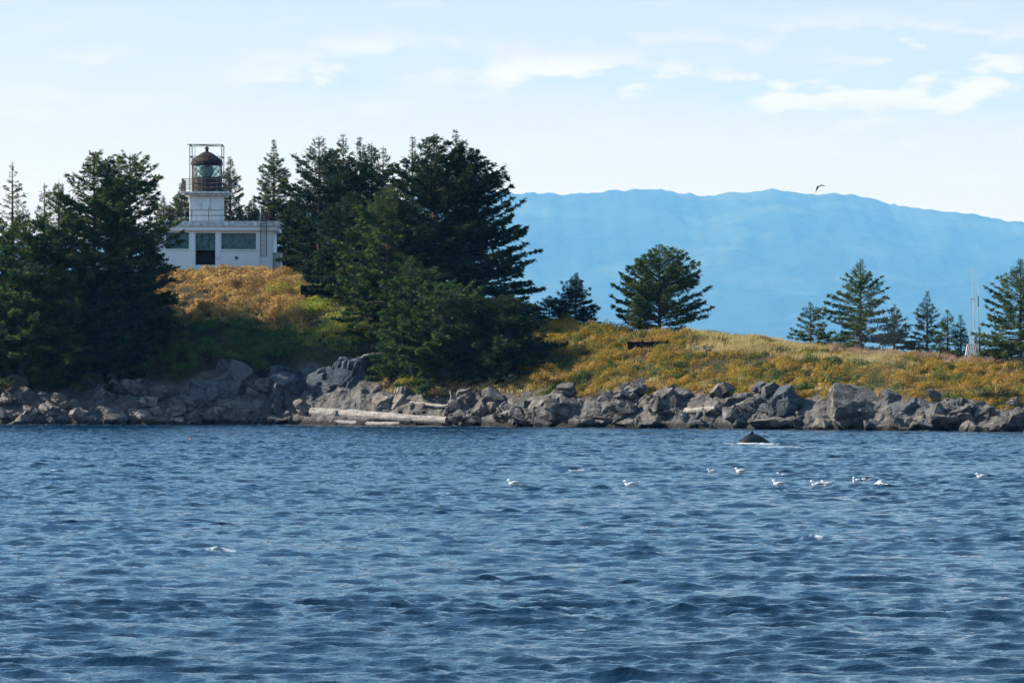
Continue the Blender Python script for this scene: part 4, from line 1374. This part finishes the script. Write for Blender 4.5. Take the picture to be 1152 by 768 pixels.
for q, pl in enumerate([[(-14, 0), (-8, 5), (2, 7), (14, 8), (22, 6)], [(-12, 1), (-15, -4)]]):
    MB().tube([(x * s, 0.05 * q, y * s) for x, y in pl], np.linspace(0.15, 0.07, len(pl)), 8).build('limb', M['driftwood'], root, smooth=True)
c_ = px(463, 428, 8)
root = empty('dead_tree', c_)
tag(root, 'grey dead stem leaning in the shade of the middle stand', 'tree')
s = c_[1] / F
MB().tube([(0.3, 0, -0.3), (0, 0, 10 * s), (-5 * s, 0, 22 * s), (-8 * s, 0.2, 36 * s)], [0.2, 0.17, 0.13, 0.06], 8).build('trunk', M['driftwood'], root, smooth=True)

# ------------------------------------------------------------------ whale
flat('whale_skin', (0.006, 0.007, 0.010), 0.42, 0.22, 0, 0.3, 2)
wX, wY = on_water(847, 500)
s = wY / F
root = empty('whale', (wX, wY, 0.12))
tag(root, 'dark humpback whale arching its back with small fin above water', 'whale')
prof = [(-70, -40), (-48, -20), (-32, -7), (-22, -1.8), (-17, 0.4), (-12, 2.9), (-7, 6.4), (-3, 9.9), (0, 11.6), (3, 10.6), (7, 8.0), (12, 4.2), (17, 0.6), (24, -6), (34, -18), (50, -44)]
pr_ = np.array(prof) * s * np.array([1.04, 1.0])
rad = np.interp(pr_[:, 0], np.array([-70, -30, -5, 10, 50]) * s, [1.1, 1.05, 0.8, 0.6, 0.25])
xi = np.linspace(pr_[0, 0], pr_[-1, 0], 50)
zi = np.interp(xi, pr_[:, 0], pr_[:, 1])
ker = np.array([0, 1, 2, 1, 0]) / 4
zi[2:-2] = np.convolve(zi, ker, 'valid')
ri = np.interp(xi, pr_[:, 0], rad)
MB().tube(np.stack([xi, 0 * xi, zi - ri], -1), ri, 24).build('body', M['whale_skin'], root, smooth=True)
fz = float(np.interp(-1.0 * s, xi, zi))
fin = [(-7, -2.5, .30), (-4, -0.4, .2), (-1.6, 2.3, .10), (-0.2, 3.4, .05), (0.4, 3.0, .04), (0.7, 1.2, .07), (2.5, -1.5, .14), (7, -3.0, .2)]
V, Q = [], []
for (fx, fz_, th) in fin:
    V += [(fx * s, -th, fz + fz_ * s), (fx * s, th, fz + fz_ * s)]
V += [(-3 * s, -0.34, fz - 3.5 * s), (-3 * s, 0.34, fz - 3.5 * s)]
nf = len(fin)
mb = MB()
Qs = [(2 * q, 2 * q + 1, 2 * q + 3, 2 * q + 2) for q in range(nf - 1)]
Ts = [(2 * q, 2 * q + 2, 2 * nf) for q in range(nf - 1)] + [(2 * q + 3, 2 * q + 1, 2 * nf + 1) for q in range(nf - 1)]
mb.raw(V, Qs, Ts)
mb.build('dorsal_fin', M['whale_skin'], root, smooth=False)

# ------------------------------------------------------------------ gulls
flat('gull_white', (0.85, 0.84, 0.82), 0.7, 0.2, 0, 0.05)
flat('gull_grey', (0.42, 0.43, 0.46), 0.7, 0.2, 0, 0.1)
flat('gull_black', (0.03, 0.03, 0.03), 0.7, 0.2, 0, 0.1)
flat('gull_beak', (0.70, 0.42, 0.06), 0.5, 0.3, 0, 0.1)


def make_gull(label):
    root = empty('gull')
    tag(root, label, 'gull', 'gulls on the water')
    body = [(-0.30, 0.09, 0.012), (-0.24, 0.085, 0.035), (-0.15, 0.075, 0.07), (-0.04, 0.06, 0.095), (0.06, 0.055, 0.095), (0.13, 0.075, 0.075), (0.165, 0.12, 0.052), (0.18, 0.17, 0.045), (0.20, 0.20, 0.050), (0.235, 0.205, 0.040), (0.262, 0.20, 0.014)]
    b = np.array(body)
    MB().tube(np.stack([b[:, 0], 0 * b[:, 0], b[:, 1]], -1), b[:, 2], 12).build('body', M['gull_white'], root, smooth=True)
    MB().tube([(0.255, 0, 0.198), (0.285, 0, 0.195), (0.315, 0, 0.185)], [0.014, 0.012, 0.004], 6).build('beak', M['gull_beak'], root)
    for s_ in (-1, 1):
        w = MB().tube([(0.09, 0.075 * s_, 0.10), (-0.02, 0.092 * s_, 0.115), (-0.16, 0.07 * s_, 0.115), (-0.27, 0.03 * s_, 0.125)], [0.03, 0.055, 0.045, 0.015], 8, 0.9).build('wing', M['gull_grey'], root, smooth=True)
        MB().tube([(-0.22, 0.045 * s_, 0.122), (-0.36, 0.012 * s_, 0.135)], [0.022, 0.004], 6).build('wing_tip', M['gull_black'], w)
        MB().tube([(0.222, 0.040 * s_, 0.215), (0.224, 0.047 * s_, 0.215)], 0.006, 6).build('eye', M['gull_black'], root)
    return root


def copy_tree(o, parent=None):
    c = o.copy()
    C.objects.link(c)
    c.parent = parent
    for ch in list(o.children):
        copy_tree(ch, c)
    return c


gulls = [
    (578, 547, 'lone white gull floating nearest the centre of the photo', 180, 1.15),
    (709, 548, 'lone white gull between the central one and the flock', 180, 1.2),
    (801, 533, 'leftmost gull of the far row in the flock', 200, 1.0),
    (833, 533, 'gull of the far row just below the whale', 165, 1.15),
    (880, 536, 'gull sitting above another at the left of the flock', 190, 1.1),
    (876, 547, 'gull sitting below another at the left of the flock', 175, 1.15),
    (919, 548, 'left gull of the pair sitting bill to tail', 185, 1.2),
    (930, 547.5, 'right gull of the pair sitting bill to tail', 160, 1.05),
    (963, 544, 'upright necked gull beside the two flapping ones', 240, 1.2),
    (1104, 539, 'lone gull far to the right of the flock', 180, 1.1),
]
proto = None
for (x, y, lb, rz, sc_) in gulls:
    if proto is None:
        g_ = proto = make_gull(lb)
    else:
        g_ = copy_tree(proto)
        g_['label'] = lb
    X0, Y0, z0 = sea_level(x, y)
    g_.location = (X0, Y0, z0 + 0.035)
    g_.rotation_euler = (0, 0, R(rz))
    g_.scale = (sc_,) * 3


def flying(name, label, loc, rz, mat, mat2, lift, fold, sc_, roll=0.0, group=None, cat='gull', pitch=0.0, thick=1.0):
    root = empty(name, loc, R(rz))
    root.rotation_euler = (R(roll), R(pitch), R(rz))
    root.scale = (sc_,) * 3
    tag(root, label, cat, group)
    b = np.array([(-0.26, 0.0, 0.01), (-0.2, 0.0, 0.035), (-0.08, -0.005, 0.075), (0.05, 0, 0.08), (0.14, 0.015, 0.055), (0.19, 0.03, 0.045), (0.23, 0.03, 0.035), (0.25, 0.03, 0.012)])
    MB().tube(np.stack([b[:, 0], 0 * b[:, 0], b[:, 1]], -1), b[:, 2], 12).build('body', M[mat], root, smooth=True)
    MB().tube([(0.245, 0, 0.03), (0.30, 0, 0.018)], [0.013, 0.004], 6).build('beak', M['gull_beak'], root)
    for s_ in (-1, 1):
        li, fo = lift[0 if s_ < 0 else 1], fold[0 if s_ < 0 else 1]
        p_ = np.array([(0.05, 0.05, 0.03), (0.10, 0.05 + 0.32 * math.cos(li), 0.03 + 0.32 * math.sin(li)), (-0.04, 0.05 + 0.32 * math.cos(li) + 0.42 * math.cos(fo), 0.03 + 0.32 * math.sin(li) + 0.42 * math.sin(fo))])
        ch = [0.20, 0.17, 0.03]
        V = []
        for (q, c_) in zip(p_, ch):
            for e, th in ((0.35, 0.0), (0.0, 0.018 * thick), (-0.65, 0.0), (0.0, -0.006 * thick)):
                V.append((q[0] + e * c_, q[1] * s_, q[2] + th))
        Q = []
        for a in range(2):
            for e in range(4):
                f2 = (e + 1) % 4
                Q.append((a * 4 + e, a * 4 + f2, a * 4 + 4 + f2, a * 4 + 4 + e))
        Q += [(0, 1, 2, 3), (8, 9, 10, 11)]
        MB().raw(V, Q).build('wing', M[mat2], root)
    V = [(-0.2, -0.03, 0.0), (-0.2, 0.03, 0.0), (-0.36, 0.07, 0.0), (-0.36, -0.07, 0.0), (-0.2, -0.03, 0.012), (-0.2, 0.03, 0.012), (-0.36, 0.07, 0.006), (-0.36, -0.07, 0.006)]
    MB().raw(V, [(0, 1, 2, 3), (7, 6, 5, 4), (0, 4, 5, 1), (1, 5, 6, 2), (2, 6, 7, 3), (3, 7, 4, 0)]).build('tail', M[mat], root)
    return root


X0, Y0, z0 = sea_level(975, 544)
flying('gull', 'gull with spread wings skimming beside the upright necked one', (X0, Y0, z0 + 0.18), 200, 'gull_white', 'gull_grey', (0.2, 0.2), (-0.1, -0.1), 0.95, 12, 'gulls on the water')
X0, Y0, z0 = sea_level(990, 549)
flying('gull', 'gull flapping low over water at right end of the flock', (X0, Y0, z0 + 0.22), 170, 'gull_white', 'gull_grey', (0.25, 0.25), (0.0, 0.0), 0.95, -8, 'gulls on the water')
b_ = at(919.5, 211.5, 300)
flying('flying_bird', 'dark bird gliding in the sky above the mountain ridge', b_, -75, 'gull_black', 'gull_black', (-1.15, 0.6), (-1.35, 0.15), 0.85, 0, None, 'bird', pitch=-38, thick=2.0)

# small float near the left shore
X0, Y0, z0 = sea_level(215, 494)
root = empty('buoy', (X0, Y0, z0))
tag(root, 'tiny red float bobbing off the left shore', 'buoy')
MB().lathe([(0.0, -0.12), (0.10, -0.08), (0.14, 0.02), (0.11, 0.10), (0.04, 0.15), (0.0, 0.16)], 14).build('ball', M['red_paint'], root, smooth=True)
MB().tube([(0, 0, 0.14), (0, 0, 0.22)], 0.03, 8).build('eye_ring', M['black_iron'], root)

# ------------------------------------------------------------------ haze
mb = MB().box(-32500, 32500, -70, 49500, -5, 2200)
hz = mb.build('haze', None)
t = NT('haze')
pv = t.n('ShaderNodeVolumePrincipled')
pv.inputs['Color'].default_value = (0.13, 0.44, 1.0, 1)
pv.inputs['Absorption Color'].default_value = (1, 1, 1, 1)
pv.inputs['Density'].default_value = 0.0000272
pv.inputs['Anisotropy'].default_value = 0.0
t.l(pv.outputs[0], t.out.inputs['Volume'])
hz.data.materials.append(t.m)
tag(hz, 'blue sea haze', kind='stuff')

V, Fq = icosphere(4)
mx0 = at(988, 418, 356.0)
nm = fbm(V, 1.3, 3, 5)
V = V * (0.6 + 0.8 * nm)[:, None] * np.array([2.2, 1.5, 5.0]) * (1 + 0.25 * V[:, 2:3]) + mx0
t = NT('mist')
sc_n = t.n('ShaderNodeVolumePrincipled')
sc_n.inputs['Color'].default_value = (0.75, 0.85, 0.95, 1)
sc_n.inputs['Density'].default_value = 0.007
t.l(sc_n.outputs[0], t.out.inputs['Volume'])
o = np_mesh('mist', V, Fq, t.m, smooth=True)
tag(o, 'faint drifting mist of the whale blow in front of the right shore', kind='stuff')

# ------------------------------------------------------------------ camera and render
cam = bpy.data.cameras.new('camera')
co = bpy.data.objects.new('camera', cam)
C.objects.link(co)
co.location = (0, 0, CAMZ)
co.rotation_euler = (R(90), 0, 0)
cam.sensor_width = 36
cam.lens = 36 * F / 1152
cam.shift_y = (HY - 384) / 1152
cam.clip_start = 0.5
cam.clip_end = 120000
SC.camera = co
vs = SC.view_settings
vs.view_transform = 'Standard'
vs.look = 'None'
vs.exposure = 1.15
vs.gamma = 1.0
SC.cycles.use_denoising = True
SC.cycles.max_bounces = 6
SC.cycles.transparent_max_bounces = 8
SC.cycles.volume_bounces = 0
